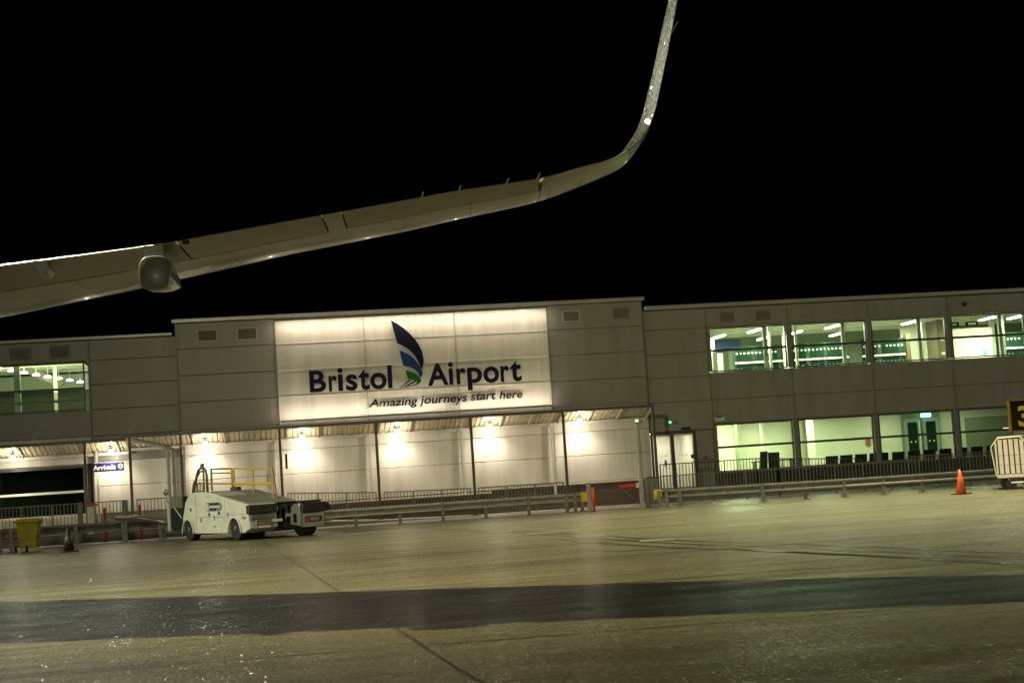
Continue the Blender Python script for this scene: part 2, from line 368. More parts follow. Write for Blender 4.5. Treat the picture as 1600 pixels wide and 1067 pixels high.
# lower wall rows, upper rows
panels(XB, [.98, 1.99, 2.92, 3.88], YB, cladlit)
panels(XB, [3.88, 4.94, 5.95, 6.96, 7.93], YB, clad, skip={(i, j) for i in (1, 2, 3) for j in range(4)})
panels(XB[1:5], [3.88, 4.94, 5.95, 6.96, 7.86], YB, cladlit)
panels(XL[1:3], [6.72, 7.48], 61.62); panels([-13.6, -10.1], [6.72, 7.48], 61.62)
panels(XL[2:], [2.92, 3.88, 4.87, 5.8, 6.72, 7.48], 61.62)
panels(XL[2:], [.98, 1.99, 2.92], 61.62, cladlit)
panels(XL[:3], [2.86, 3.88], 61.62, cladlit); panels(XL[:3], [3.88, 4.86], 61.62)
panels(XR[:2], [2.74, 3.88, 4.85, 5.78, 6.76, 7.52], 61.62)
panels([16.52, 17.26], [.44, 1.55, 2.70], 61.62); panels(XR[1:], [6.78, 7.52], 61.62); panels(XR[1:], [2.93, 3.88, 4.95], 61.62)
# bands between the windows
for k in range(1, 7):
    x = XR[k]
    for a, b in ((5.0, 6.74), (1.0, 2.9)):
        w0 = .1 if k > 1 else .16
        piece('window_pier', x-(.0 if k == 1 else .10), x+(.09 if k > 1 else .13), 61.6, 61.66, a, b, trimm, T)
# slim pale strips painting the light caught on the lit panel's joint edges
for z in (4.94, 5.95, 6.96):
    for a, b in zip(XB[1:5], XB[2:5]): piece('joint_glint', a+.03, b-.03, YB-.03, YB, z-.013, z+.013, glintm, T, .003)
# vertical joint trims
for x in XB: piece('joint_trim', x-.026, x+.026, YB-.035, YB, 3.9, 7.9, ventw if .3 < x < 10 else trimm, T)
for x in XB[:-1]: piece('joint_trim', x-.03, x+.03, YB-.03, YB, .98, 3.86, trimp, T)
for x in XL[1:3]: piece('joint_trim', x-.03, x+.03, 61.585, 61.62, 2.9 if x < -8 else .98, 4.86 if x < -8 else 7.48, trimm, T)
for x in XR[1:]: piece('joint_trim', x-.028, x+.028, 61.59, 61.62, 6.8, 7.5, trimm, T); piece('joint_trim', x-.028, x+.028, 61.59, 61.62, 2.92, 4.95, trimm, T)
# parapet cappings
B(-3.55, 14.78, 61.36, 62.3, 7.95, 8.10).build('parapet_capping', capm, T, bevel=.02)
B(-14, -3.55, 61.46, 62.2, 7.50, 7.62).build('parapet_capping', capm, T, bevel=.02)
B(14.78, 38, 61.42, 62.2, 7.56, 7.72).build('parapet_capping', capm, T, bevel=.03)
B(-3.42, -3.36, 61.45, 62.3, 7.0, 7.95).build('return_wall', clad, T); B(14.6, 14.66, 61.51, 62.3, 7.4, 7.95).build('return_wall', clad, T)
B(-14, 38, 74, 74.2, 0, 7.5).build('rear_wall', darkm, T)
B(-14, -3.4, 61.95, 74, 7.3, 7.5).build('roof', darkm, T); B(-3.4, 14.7, 62.0, 74, 7.7, 7.9).build('roof', darkm, T); B(14.7, 38, 61.95, 74, 7.4, 7.56).build('roof', darkm, T)
# plinth of brick with a pale coping
B(-3.42, 14.66, 61.42, 61.58, 0, .90).build('brick_plinth', brick, T)
B(-3.42, 14.66, 61.36, 61.57, .90, .975).build('plinth_coping', copw, T, bevel=.01)
B(-3.3, 8.2, 61.28, 61.42, .3, .84).build('brick_plinth', brick, T)
B(-3.3, 8.2, 61.22, 61.44, .78, .86).build('plinth_coping', copw, T, bevel=.01)
B(-14, -6.7, 61.5, 61.67, .0, .62).build('plinth', conc, T); B(-6.7, -3.42, 61.45, 61.6, 0, .95).build('plinth', concd, T)
B(17.3, 38, 61.52, 61.67, 0, .94).build('plinth', mat('plinth_dark', (.035, .038, .034), .6, noise=(2, .3)), T)
# louvre vents
def vent(x0, x1, z0, z1, y, fm):
    f = MB()
    f.box(x0-.05, x1+.05, y-.03, y, z0-.05, z0); f.box(x0-.05, x1+.05, y-.03, y, z1, z1+.05); f.box(x0-.05, x0, y-.03, y, z0, z1); f.box(x1, x1+.05, y-.03, y, z0, z1)
    o = f.build('vent', fm, T); B(x0, x1, y-.004, y-.001, z0, z1).build('vent_backing', darkm, o)
    n_ = 5
    for k in range(n_):
        zc = z0+(k+.5)*(z1-z0)/n_; s = MB(); h_ = (z1-z0)/n_*.36
        s.prism([(y-.035, zc-h_), (y-.028, zc-h_), (y-.006, zc+h_), (y-.013, zc+h_)], 'x', x0, x1); s.build('slat', ventm, o)
vent(-2.58, -1.92, 7.24, 7.62, YB, ventw); vent(-1.10, -.42, 7.22, 7.62, YB, ventw)
vent(11.52, 12.12, 7.28, 7.66, YB, ventw); vent(13.53, 14.12, 7.32, 7.68, YB, trimm)
vent(17.92, 18.42, 6.98, 7.30, 61.62, trimm); vent(19.38, 19.92, 6.98, 7.30, 61.62, trimm)
vent(-9.5, -8.82, 6.90, 7.30, 61.62, trimm); vent(-8.04, -7.4, 6.90, 7.30, 61.62, trimm)
# windows
def window(x0, x1, z0, z1, tr=None, fm=framed, gm=GLASS, verts=(), trm=None, fw=.05):
    f = MB(); y0, y1 = 61.62, 61.74
    f.box(x0, x1, y0, y1, z0, z0+fw); f.box(x0, x1, y0, y1, z1-fw, z1); f.box(x0, x0+fw, y0, y1, z0+fw, z1-fw); f.box(x1-fw, x1, y0, y1, z0+fw, z1-fw)
    o = f.build('window', fm, T)
    if tr: B(x0+fw, x1-fw, y0-.004, y1, tr-.045, tr+.045).build('transom', trm or fm, o)
    for v in verts: B(v-.035, v+.035, y0+.004, y1, z0+fw, z1-fw).build('mullion', fm, o)
    B(x0+fw, x1-fw, 61.69, 61.694, z0+fw, z1-fw).build('pane', gm, o)
    return o
for k in range(1, 7):
    x0 = XR[k]+(.1 if k > 1 else .09); x1 = XR[k+1]-.12 if k < 6 else XR[7]
    window(x0, x1, 4.98, 6.74, 5.83)
    window(x0, x1, 1.0, 2.9, 1.98)
window(-10.2, -6.85, 4.88, 6.69, 5.70); window(-13.6, -10.3, 4.88, 6.69, 5.70)
window(-10.2, -7.0, .74, 2.78, 1.86, framed, DGLASS, trm=framew); window(-13.6, -10.3, .74, 2.78, 1.86, framed, DGLASS, trm=framew)
B(-14, -6.95, 61.44, 61.615, .94, 1.03).build('window_sill', copw, T); B(-14, -6.95, 61.56, 61.615, .66, .94).build('sill_wall', framew, T)
# bright interior guard rails behind the upper left window
B(-13.6, -6.9, 62.2, 62.26, 5.24, 5.34).build('guard_rail', framew, T)
# sliding doors
d = thing('sliding_door', 'glazed white sliding doors at the right end of the canopy', 'door', (15.5, 61.6, .42))
f = MB(); f.box(14.72, 16.50, 61.6, 61.7, 2.62, 2.74); f.box(14.70, 14.76, 61.6, 61.7, .42, 2.62); f.box(16.42, 16.50, 61.6, 61.7, .42, 2.62); f.box(15.50, 15.62, 61.6, 61.7, .42, 2.62)
f.build('door_frame', framed, d)
for a, b in ((14.76, 15.50), (15.62, 16.42)):
    lf = MB(); lf.box(a, b, 61.64, 61.67, .42, .52); lf.box(a, b, 61.64, 61.67, 2.55, 2.62); lf.box(a, a+.03, 61.64, 61.67, .52, 2.55); lf.box(b-.03, b, 61.64, 61.67, .52, 2.55)
    o = lf.build('door_leaf', framew, d); B(a+.03, b-.03, 61.652, 61.656, .52, 2.55).build('pane', GLASS, o)
    for q in range(3): MB().lathe([(.03, 0), (.03, .004)], (a+.15+q*.17, 61.645, 1.78), 10, 'y').build('glass_dot', trimp, o)
B(16.28, 16.40, 61.60, 61.64, 1.62, 1.78).build('door_lock', framed, d); B(15.2, 15.27, 61.58, 61.64, 1.35, 1.62).build('door_handle', interg, d)
B(15.95, 16.3, 61.5, 61.6, 2.78, 2.86).build('door_sensor', blk, d)

# ------------------------------------------------------------------ interiors
GR = (.88, 1.0, .68)
def room(x0, x1, y0, y1, z0, z1, wall, floor, ceil, back=None):
    B(x0, x1, y0, y1, z0-.1, z0).build('interior_floor', floor, T); B(x0, x1, y0, y1, z1, z1+.08).build('interior_ceiling', ceil, T)
    B(x0, x1, y1, y1+.1, z0, z1).build('interior_wall', back or wall, T); B(x0-.1, x0, y0, y1, z0, z1).build('interior_wall', wall, T); B(x1, x1+.1, y0, y1, z0, z1).build('interior_wall', wall, T)
room(17.2, 38, 61.96, 73.5, 4.55, 7.32, interw, interf, ceilm, interg)
room(17.45, 38, 61.96, 65.5, .35, 3.3, interw, interf, ceilm)
room(14.72, 16.6, 61.96, 64.4, .40, 2.8, mat('vestibule_white', (.78, .70, .64), .5, noise=(1, .05)), interf, interw)
room(-16, -6.72, 61.96, 73.5, 4.55, 7.22, interg, interf, ceilm, interg)
room(-16, -6.9, 61.96, 66, .35, 2.9, interg, interf, interg)
# ceiling beams and columns, upper right
for y in (62.6, 64.4, 66.5, 69, 71.5): B(17.3, 38, y, y+.14, 7.06, 7.31).build('ceiling_beam', interw, T)
for x in (18.9, 22.4, 25.9, 29.2): B(x, x+.1, 62, 73, 7.2, 7.315).build('ceiling_beam', interw, T)
for x in (19.95, 23.28, 26.55, 30.1): B(x-.07, x+.07, 62.5, 62.64, 4.55, 7.05).build('column', framew, T)
for x in (17.75, 20.5, 21.63, 23.7, 24.72, 27.1, 30.75): B(x-.05, x+.05, 63.6, 63.7, 4.55, 7.0).build('column', framew, T)
for x in (19.0, 22.3, 31.9): B(x-.09, x+.09, 67, 67.2, 4.55, 7.3).build('column', interw, T)
# screens of dotted glass with a white handrail
darkgl = mat('screen_glass', (.012, .03, .02), .08, spec=.6)
bluegl = mat('screen_blue', (.02, .035, .10), .3)
def screen(x0, x1, y):
    s = B(x0, x1, y, y+.03, 4.6, 6.15).build('glass_screen', darkgl, T)
    B(x0, x1, y-.06, y-.01, 5.42, 5.50).build('screen_rail', framew, s)
    k = MB(); n_ = int((x1-x0)/.17)
    for i in range(n_):
        for z in (5.18, 5.86):
            if random.random() < .12: continue
            k.lathe([(.042, 0), (.042, .006)], (x0+.1+i*.17, y-.012, z), 8, 'y')
    o = k.build('glass_dots', framew, s); o['kind'] = 'stuff'
screen(19.3, 21.4, 64.8); screen(21.8, 24.3, 64.8); screen(24.9, 26.8, 64.8); screen(31.4, 34.6, 64.8)
B(17.4, 20.6, 68.0, 68.06, 6.2, 6.7).build('display_board', bluegl, T); B(17.5, 19.2, 66.2, 66.3, 4.6, 6.0).build('interior_wall', interw, T)
for x in (17.6, 18.3, 19.0): B(x, x+.03, 64.0, 64.6, 4.6, 6.0).build('glass_screen', mat('pale_screen', (.20, .30, .22), .15), T)
B(27.15, 28.3, 65.9, 66.0, 4.6, 6.75).build('interior_wall', interw, T)
B(28.3, 29.0, 64.8, 65.9, 4.6, 6.85).build('cabinet', mat('brown_cabinet', (.13, .10, .06), .5, noise=(2, .1)), T)
for z in (5.35, 5.95): B(28.45, 28.6, 64.77, 64.8, z, z+.1).build('cabinet_label', framew, T)
B(29.5, 31.3, 65.9, 66.0, 4.6, 6.5).build('interior_wall', interw, T)
B(30.85, 31.0, 65.86, 65.9, 5.3, 5.5).build('poster', mat('poster_blue', (.1, .3, .5), .5), T)
B(26.82, 27.0, 64.6, 64.9, 4.6, 6.3).build('cabinet', MATS['brown_cabinet'], T)
# hanging signs, upper right
for x0, x1 in ((28.4, 28.8), (29.1, 29.65)):
    s = thing('hanging_sign', 'small dark overhead sign hanging inside the upper right window, %s' % ('left one of two' if x0 < 29 else 'right one of two'), 'sign', ((x0+x1)/2, 63.6, 6.5), group='overhead signs in the upper right window')
    B(x0, x1, 63.6, 63.64, 6.42, 6.6).build('sign_board', navy, s); B(x0+.1, x1-.1, 63.59, 63.598, 6.47, 6.55).build('sign_print', framew, s); B((x0+x1)/2-.01, (x0+x1)/2+.01, 63.61, 63.63, 6.6, 7.3).build('hanger', steel, s)
# ceiling lights
def clight(x, y, z, lx, ly, e, label, col=(1.0, 1.0, .80), grp='tube lights on the upper right ceiling'):
    t = thing('ceiling_light', label, 'light', (x, y, z), group=grp)
    B(x-lx/2-.03, x+lx/2+.03, y-ly/2-.03, y+ly/2+.03, z+.02, z+.07).build('housing', framew, t)
    B(x-lx/2, x+lx/2, y-ly/2, y+ly/2, z-.02, z+.018).build('diffuser', tube if z > 5 else panelt, t)
    lamp('AREA', 'ceiling_light_glow', (x, y, z-.03), e, col, (x, y, 0), size=(lx, ly), parent=t).rotation_euler = (0, 0, 0)
    return t
pos = ['far left, first bay', 'middle, first bay', 'right end, first bay', 'left, second bay', 'middle, second bay', 'right, second bay', 'left, third bay', 'right, third bay', 'left, fourth bay', 'right, fourth bay']
i = 0
for bx in (17.4, 20.8, 24.2, 27.7):
    q = [(bx+1.0, 68.5), (bx+1.7, 66.2), (bx+2.6, 64.0)]
    if bx > 24: q = [q[0], q[2]]
    for (x, y) in q:
        clight(x, y, 6.72, .16, 1.5, 200, 'white tube light on the upper right ceiling, %s' % pos[i], GR); i += 1
for x, y in ((31.6, 64), (34.5, 66)): clight(x, y, 6.72, .16, 1.5, 200, 'white tube light on the upper right ceiling beyond the %s pillar' % ('fourth' if x < 33 else 'fifth'), GR)
for n_, (x, y, e) in enumerate(((18.6, 63.6, 330), (22.4, 63.6, 130), (25.6, 63.6, 75), (29.0, 63.6, 50), (33, 63.6, 14))):
    clight(x, y, 3.2, .5, .5, e, 'square ceiling light in ground floor lounge, %s bay from the doors' % ('first', 'second', 'third', 'fourth', 'fifth')[n_], (.92, 1.0, .66), 'square lights in the ground floor lounge')
clight(15.6, 63.2, 2.72, .9, .9, 42, 'square ceiling light in the white door lobby', (1.0, .92, .84), None)
# upper left hall: sloping beam, columns, row of round lights
B(-9.58, -9.36, 62.7, 62.92, 4.55, 7.2).build('column', framew, T)
B(-8.62, -8.48, 66.5, 66.64, 4.55, 7.2).build('column', interw, T)
for y in (62.4, 63.6, 64.8, 66.0, 67.4, 69, 71): B(-16, -6.75, y, y+.16, 7.05, 7.2).build('ceiling_beam', interw, T)
B(-16, -6.9, 71.6, 71.7, 6.3, 7.0).build('ceiling_beam', ceilm, T)
bm_ = MB(); bm_.prism([(-10.6, 7.2), (-9.9, 7.2), (-8.3, 6.35), (-8.5, 6.2)], 'y', 67.5, 67.7); bm_.build('ceiling_beam', MATS['brown_cabinet'], T)
bm_ = MB(); bm_.prism([(-7.7, 7.2), (-7.5, 7.2), (-6.75, 6.75), (-6.75, 6.55)], 'y', 62.8, 62.95); bm_.build('ceiling_beam', interw, T)
for k in range(9):
    x = -10.15+.30*k; y = 62.9+k*1.12
    t = thing('ceiling_light', 'round light in upper left window, %s from the left in its row' % ['first', 'second', 'third', 'fourth', 'fifth', 'sixth', 'seventh', 'eighth', 'ninth'][k], 'light', (x, y, 6.7-.02*k), group='round lights in the upper left hall')
    MB().lathe([(.02, .09), (.13, .06), (.15, 0), (.02, -.01)], (x, y, 6.68-.02*k), 14).build('diffuser', mat('round_light', (.9, .9, .9), .4, emit=(1, .96, 1), estr=9), t, smooth=True)
    MB().tube([(x, y, 6.76-.02*k), (x, y, 7.22)], .012, 5).build('hanger', interw, t)
lamp('AREA', 'hall_light_glow', (-9.5, 65, 6.6), 330, GR, (-9.0, 66, 9.5), size=(5, 5)); lamp('AREA', 'hall_light_down', (-9.5, 64, 6.9), 60, GR, (-9.5, 64, 0), size=(3, 3))
lamp('AREA', 'lobby_fill_glow', (-10, 64, 2.85), 9, GR, (-10, 64, 0), size=(3, 1))  # fill light without a fixture, added to lift the dark lower left room
# ground floor lounge details
for x in (19.0, 20.1, 22.1): B(x-.05, x+.05, 64.4, 64.5, .35, 3.3).build('column', framew if x > 20 else interg, T)
B(22.25, 22.5, 64.8, 64.9, .35, 3.3).build('interior_wall', framew, T)
# double doors on the back wall of the third bay
dd = thing('double_door', 'pale double door with dark glass panels under the exit sign', 'door', (27.4, 65.4, .35))
B(26.62, 28.35, 65.38, 65.46, .35, 2.95).build('door_frame', interg, dd)
for a in (26.72, 27.55):
    o = B(a, a+.72, 65.33, 65.375, .36, 2.72).build('door_leaf', mat('grey_door', (.30, .34, .27), .5), dd)
    B(a+.14, a+.58, 65.322, 65.328, 1.25, 2.55).build('pane', darkgl, o)
    for q in (.25, .45): MB().lathe([(.04, 0), (.04, .006)], (a+q, 65.312, 1.72), 8, 'y').build('glass_dot', framew, o)
B(27.36, 27.42, 65.29, 65.32, 1.2, 2.6).build('door_handle', framew, dd)
ex = thing('exit_sign', 'lit cyan exit sign above the double door in the third ground floor bay', 'sign', (27.65, 65, 2.85))
B(27.35, 27.8, 64.96, 65.0, 2.74, 2.9).build('sign_lens', exitem, ex); text_fit('lettering', 'EXIT', 27.42, 27.72, 2.78, 2.87, 64.958, framew, ex, .01, 0, .006)
ex = thing('exit_sign', 'small white lit sign over the grey door in the fourth ground floor bay', 'sign', (31.0, 64.6, 1.9))
B(30.85, 31.1, 64.6, 64.64, 2.0, 2.06).build('sign_lens', mat('white_sign', (.9, .9, .9), .4, emit=(.8, 1, 1), estr=3), ex)
B(29.5, 31.6, 65.3, 65.4, .35, 2.6).build('interior_wall', interg, T)
B(25.0, 25.2, 65.4, 65.46, 1.7, 1.95).build('notice', mat('notice_red', (.3, .08, .05), .6), T)
# seats seen through the ground floor windows
seatm = mat('seat_dark', (.03, .025, .025), .5)
def seat(name, x, y, label, grp, wd=.56, zt=1.36, cat='seat', lean=.10):
    t = thing(name, label, cat, (x, y, .35), group=grp)
    MB().prism([(y, .85), (y+.06, .85), (y-lean+.06, zt), (y-lean, zt)], 'x', x-wd/2+.02, x+wd/2-.02).build('backrest', seatm, t, bevel=.02)
    B(x-wd/2+.02, x+wd/2-.02, y+.02, y+.5, .76, .84).build('seat_pad', seatm, t)
    B(x-wd/2-.015, x-wd/2+.015, y-.02, y+.45, .98, 1.02).build('armrest', framew, t)
    l_ = MB(); l_.box(x-.03, x+.03, y+.2, y+.26, .36, .76); l_.box(x-.2, x+.2, y+.18, y+.28, .35, .38); l_.build('leg', steel, t); return t
words = ['first', 'second', 'third', 'fourth', 'fifth', 'sixth', 'seventh', 'eighth', 'ninth', 'tenth', 'eleventh', 'twelfth', 'thirteenth', 'fourteenth']
for k in range(12):
    seat('lounge_seat', 22.35+k*.62 if k < 4 else 24.5+(k-4)*.68, 62.5, 'dark lounge seat, %s from the left in the ground floor row' % words[k], 'row of lounge seats behind the ground floor windows')
seat('office_chair', 19.55, 62.7, 'dark office chair turned sideways behind the first ground floor window', None, .36, 1.72, 'chair', .18)
seat('office_chair', 20.0, 62.7, 'dark office chair facing the window behind the first ground floor window', None, .52, 1.66, 'chair', .04)
dk = thing('desk', 'dark desk below the two office chairs in the first ground floor window', 'desk', (19.8, 62.3, .35))
B(19.0, 20.7, 62.1, 62.6, 1.30, 1.34).build('desk_top', seatm, dk); B(19.05, 19.1, 62.12, 62.58, .35, 1.3).build('side_panel', seatm, dk); B(20.6, 20.65, 62.12, 62.58, .35, 1.3).build('side_panel', seatm, dk)

# ------------------------------------------------------------------ big sign on the lit panel
S = thing('airport_sign', 'navy raised lettering with blue and green sail emblem on the lit wall', 'sign', (5.4, YB, 5.0))
YS = YB-.09
def L(ch, x0, x1, z0, z1, bold=.024): text_fit('letter', ch, x0, x1, z0, z1, YS, navy, S, bold, 0, .06)
z0 = 5.045
L('B', 1.50, 2.12, z0, 5.875); L('r', 2.225, 2.55, z0, 5.645); L('i', 2.575, 2.775, z0, 5.925); L('s', 2.875, 3.32, z0-.012, 5.655); L('t', 3.375, 3.79, z0-.012, 5.83)
L('o', 3.81, 4.44, z0-.015, 5.665); L('l', 4.485, 4.655, z0, 5.93)
L('A', 6.02, 6.83, z0, 5.90); L('i', 6.845, 7.015, z0, 5.925); L('r', 7.145, 7.515, z0, 5.665); L('p', 7.565, 8.14, 4.79, 5.668); L('o', 8.195, 8.805, z0-.015, 5.668)
L('r', 8.87, 9.21, z0, 5.668); L('t', 9.255, 9.69, z0-.01, 5.84)
def Wd(t, x0, x1, z0, z1): text_fit('word', t, x0, x1, z0, z1, YS+.03, navy, S, .012, .22, .03)
Wd('Amazing', 3.71, 5.60, 4.25, 4.665); Wd('journeys', 5.66, 7.515, 4.255, 4.68); Wd('start', 7.64, 8.645, 4.385, 4.672); Wd('here', 8.775, 9.69, 4.385, 4.695)
sailn = mat('sail_navy', (.003, .005, .02), .6, spec=.15); sailb = mat('sail_blue', (.0, .04, .15), .55, spec=.2); sailg = mat('sail_green', (.008, .11, .005), .55, spec=.2); sail2 = mat('sail_lime', (.20, .42, .02), .4)
def poly(name, pts, y, m, d=.06):
    mb = MB(); b = 0; n_ = len(pts)
    from mathutils.geometry import tessellate_polygon
    tr = tessellate_polygon([[Vector((p[0], p[1], 0)) for p in pts]])
    mb.v = [(p[0], y-d, p[1]) for p in pts]+[(p[0], y, p[1]) for p in pts]
    mb.f = [tuple(t) for t in tr]+[tuple(i_+n_ for i_ in t) for t in tr]+[(k, (k+1) % n_, (k+1) % n_+n_, k+n_) for k in range(n_)]
    return mb.build(name, m, S)
poly('sail', [(4.738, 7.646), (4.972, 7.514), (5.239, 7.295), (5.38, 7.16), (5.502, 7.021), (5.62, 6.88), (5.709, 6.73), (5.785, 6.59), (5.841, 6.443), (5.88, 6.29), (5.904, 6.122), (5.905, 6.0), (5.885, 5.88), (5.827, 5.716), (5.781, 5.756), (5.718, 5.945), (5.65, 6.11), (5.568, 6.252), (5.46, 6.39), (5.324, 6.526), (5.22, 6.60), (5.109, 6.667), (4.935, 6.751), (4.825, 7.223)], YS, sailn)
poly('sail', [(4.994, 6.48), (5.12, 6.43), (5.24, 6.362), (5.37, 6.28), (5.49, 6.181), (5.61, 6.04), (5.714, 5.871), (5.80, 5.70), (5.84, 5.566), (5.80, 5.42), (5.733, 5.405), (5.665, 5.576), (5.58, 5.69), (5.466, 5.773), (5.30, 5.84), (5.119, 5.884), (5.045, 6.205)], YS+.012, sailb)
poly('sail', [(5.182, 5.695), (5.30, 5.67), (5.401, 5.627), (5.52, 5.57), (5.617, 5.504), (5.70, 5.43), (5.757, 5.347), (5.775, 5.253), (5.73, 5.19), (5.65, 5.14), (5.50, 5.09), (5.349, 5.056), (5.05, 5.035), (4.864, 5.02), (5.126, 5.058), (5.388, 5.10), (5.53, 5.15), (5.60, 5.21), (5.60, 5.27), (5.44, 5.335), (5.256, 5.375)], YS+.024, sailg)
poly('swoosh', [(5.345, 5.335), (5.40, 5.315), (5.25, 5.22), (5.10, 5.13), (4.865, 5.035), (5.09, 5.17), (5.22, 5.26)], YS, sailn)
poly('swoosh', [(5.53, 5.285), (5.60, 5.26), (5.44, 5.17), (5.28, 5.105), (4.93, 5.03), (5.24, 5.15), (5.40, 5.22)], YS, sailn)
# LED strips above and below the panel with their brackets
for nm, z, tz, lab in (('top', 7.80, 6.9, 'long row of downward LED lights above the airport sign'), ('bottom', 3.97, 4.7, 'long row of upward LED lights under the airport sign')):
    t = thing('led_strip', lab, 'light', (5.57, YB-.2, z))
    B(.36, 10.8, YB-.54, YB-.48, z, z+.05).build('housing', steeld, t)
    tk = MB()
    for k in range(118):
        x = .40+k*.088; tk.box(x, x+.03, YB-.542, YB-.02, z+.05, z+.07)
    o = tk.build('bracket_teeth', steeld, t); o['kind'] = 'stuff'
    lens = B(.36, 10.8, YB-.475, YB-.45, z+.005, z+.03).build('lens', ledem, t)
    nseg = 3
    for q in range(nseg):
        xa = .36+10.44*(q+.5)/nseg
        if nm == 'top': lamp('AREA', 'led_glow', (xa, YB-.42, z-.03), 27, (1, .85, .64), (xa, YB-.05, z-.85), size=(10.44/nseg-.02, .03), parent=t)
    if nm == 'bottom':
        for xa, xb in ((.36, 6.55), (7.2, 10.8)):
            lamp('AREA', 'led_glow', ((xa+xb)/2, YB-.42, z+.09), 27*3*(xb-xa)/10.44, (1, .85, .64), ((xa+xb)/2, YB-.05, z+.85), size=(xb-xa, .03), parent=t)

# ------------------------------------------------------------------ canopy
C = thing('canopy', 'long corrugated lean-to canopy on slim steel posts along the ground floor wall', 'canopy', (4.6, 60.8, 0))
def zroof(y, zf): return zf-(y-60.0)/(61.4-60.0)*.38
def canopy_sheets(x0, x1, zf, bay):
    # corrugated sheets each about 1.17 m wide with rafters between
    x = x0
    while x < x1-.1:
        x2 = min(x+bay, x1); s = MB(); n_ = max(1, int(round((x2-x-.06)/.195))); st = (x2-x-.06)/n_
        prof = []
        for k in range(n_):
            a = x+.03+k*st; prof += [(a, 0), (a+st*.62, 0), (a+st*.70, .035), (a+st*.92, .035)]
        prof.append((x2-.03, 0))
        for yy in (60.02, 61.46):
            for p, q in prof: s.v.append((p, yy, zroof(yy, zf)+.06+q))
        n2 = len(prof)
        for k in range(n2-1): s.f.append((k, k+1, k+1+n2, k+n2))
        s.build('roof_sheet', roofm, C)
        rf = MB(); rf.prism([(60.02, zroof(60.02, zf)+.05), (61.46, zroof(61.46, zf)+.05), (61.46, zroof(61.46, zf)-.02), (60.02, zroof(60.02, zf)-.02)], 'x', x-.02, x+.02); rf.build('rafter', trimp, C)
        x = x2
canopy_sheets(-5.25, 14.48, 3.70, 1.1605); canopy_sheets(-13.8, -5.25, 3.60, 1.1605)
for a, b, zf in ((-5.3, 14.52, 3.70), (-13.8, -5.3, 3.60)):
    B(a, b, 59.92, 60.0, zf-.02, zf+.09).build('gutter', postm, C, bevel=.01)
    B(a, b, 61.38, 61.46, zf-.47, zf-.36).build('wall_beam', trimp, C)
bmr = MB(); bmr.prism([(60.0, 3.66), (61.46, 3.27), (61.46, 3.36), (60.0, 3.78)], 'x', 14.49, 14.55); bmr.build('end_beam', trimp, C)
for x in (-10.3, -6.77, -5.17, -3.34, .26, 3.83, 7.41, 10.96, 14.47):
    zf = 3.58 if x < -5.2 else 3.68
    q = B(x-.05, x+.05, 59.95, 60.05, 0, zf).build('post', postm, C, bevel=.008)
    B(x-.09, x+.09, 59.91, 60.09, .0, .44 if x < -3 else .025 if x > 6 else .3).build('base_plate', postm, q)
for x in (-10.2, -6.5, -3.2, .16, 3.62, 7.2, 10.72, 14.1): B(x-.045, x+.045, 61.3, 61.39, .3, 3.3).build('wall_post', trimp, C)
B(.42, .50, 59.86, 59.94, 2.2, 2.75).build('control_box', blk, C)
# canopy lamps
cl = [(-9.43, 'above the dark window left of the arrivals sign'), (-5.93, 'directly above the blue arrivals sign'), (-2.5, 'above the white loader'), (1.1, 'right of the loader under the left edge of the lit panel'),
      (4.68, 'under the word Airport tagline start'), (8.24, 'under the right half of the lit panel'), (11.75, 'last one on the right end')]
cl[4] = (4.68, 'in the bay below the emblem'); 
for x, lab in cl:
    z = 3.30 if x < -5.3 else 3.40
    t = thing('canopy_lamp', 'canopy bulkhead lamp '+lab, 'lamp', (x, 60.8, z), group='bulkhead lamps under the canopy')
    B(x-.07, x+.07, 60.74, 60.86, z+.02, z+.10).build('lamp_housing', trimp, t)
    MB().lathe([(.04, -.15), (.08, -.12), (.09, -.02), (.06, .02)], (x, 60.8, z), 12).build('lamp_lens', lampem, t, smooth=True)
    lamp('SPOT', 'canopy_lamp_beam', (x, 60.84, z-.19), 175, (1, .88, .68), (x, 61.25, 0), .06, 140, .9, parent=t)
    lamp('POINT', 'canopy_lamp_glow', (x, 60.72, z-.22), 40, (1, .88, .66), None, .06, parent=t)

# arrivals sign
A = thing('arrivals_sign', 'blue arrivals sign with white lettering hanging under the canopy', 'sign', (-6.05, 60.9, 2.7))
sb = mat('sign_blue', (.012, .012, .10), .35); sw = mat('sign_white', (.75, .75, .75), .4, emit=(1, 1, 1), estr=.35)
B(-6.65, -5.49, 60.9, 60.94, 2.525, 2.84).build('sign_board', sb, A)
text_fit('lettering', 'Arrivals', -6.60, -5.79, 2.59, 2.77, 60.898, sw, A, .02, 0, .006)
rg = MB(); rr = .095
for k in range(20):
    a, b = 2*math.pi*k/20, 2*math.pi*(k+1)/20
    for (t_) in (0,):
        v = len(rg.v); rg.v += [(-5.61+rr*math.cos(a), 60.894, 2.69+rr*math.sin(a)), (-5.61+rr*math.cos(b), 60.894, 2.69+rr*math.sin(b)), (-5.61+rr*.7*math.cos(b), 60.894, 2.69+rr*.7*math.sin(b)), (-5.61+rr*.7*math.cos(a), 60.894, 2.69+rr*.7*math.sin(a))]; rg.f.append((v, v+1, v+2, v+3))
rg.build('arrow_ring', sw, A)
ar = MB(); ar.box(-5.66, -5.575, 60.89, 60.896, 2.68, 2.70); ar.prism([(-5.60, 2.73), (-5.555, 2.69), (-5.60, 2.65), (-5.60, 2.67), (-5.58, 2.69), (-5.60, 2.71)], 'y', 60.89, 60.896); ar.build('arrow', sw, A)
for x in (-6.4, -5.7): B(x-.012, x+.012, 60.91, 60.93, 2.84, 3.42).build('hanger', steel, A)
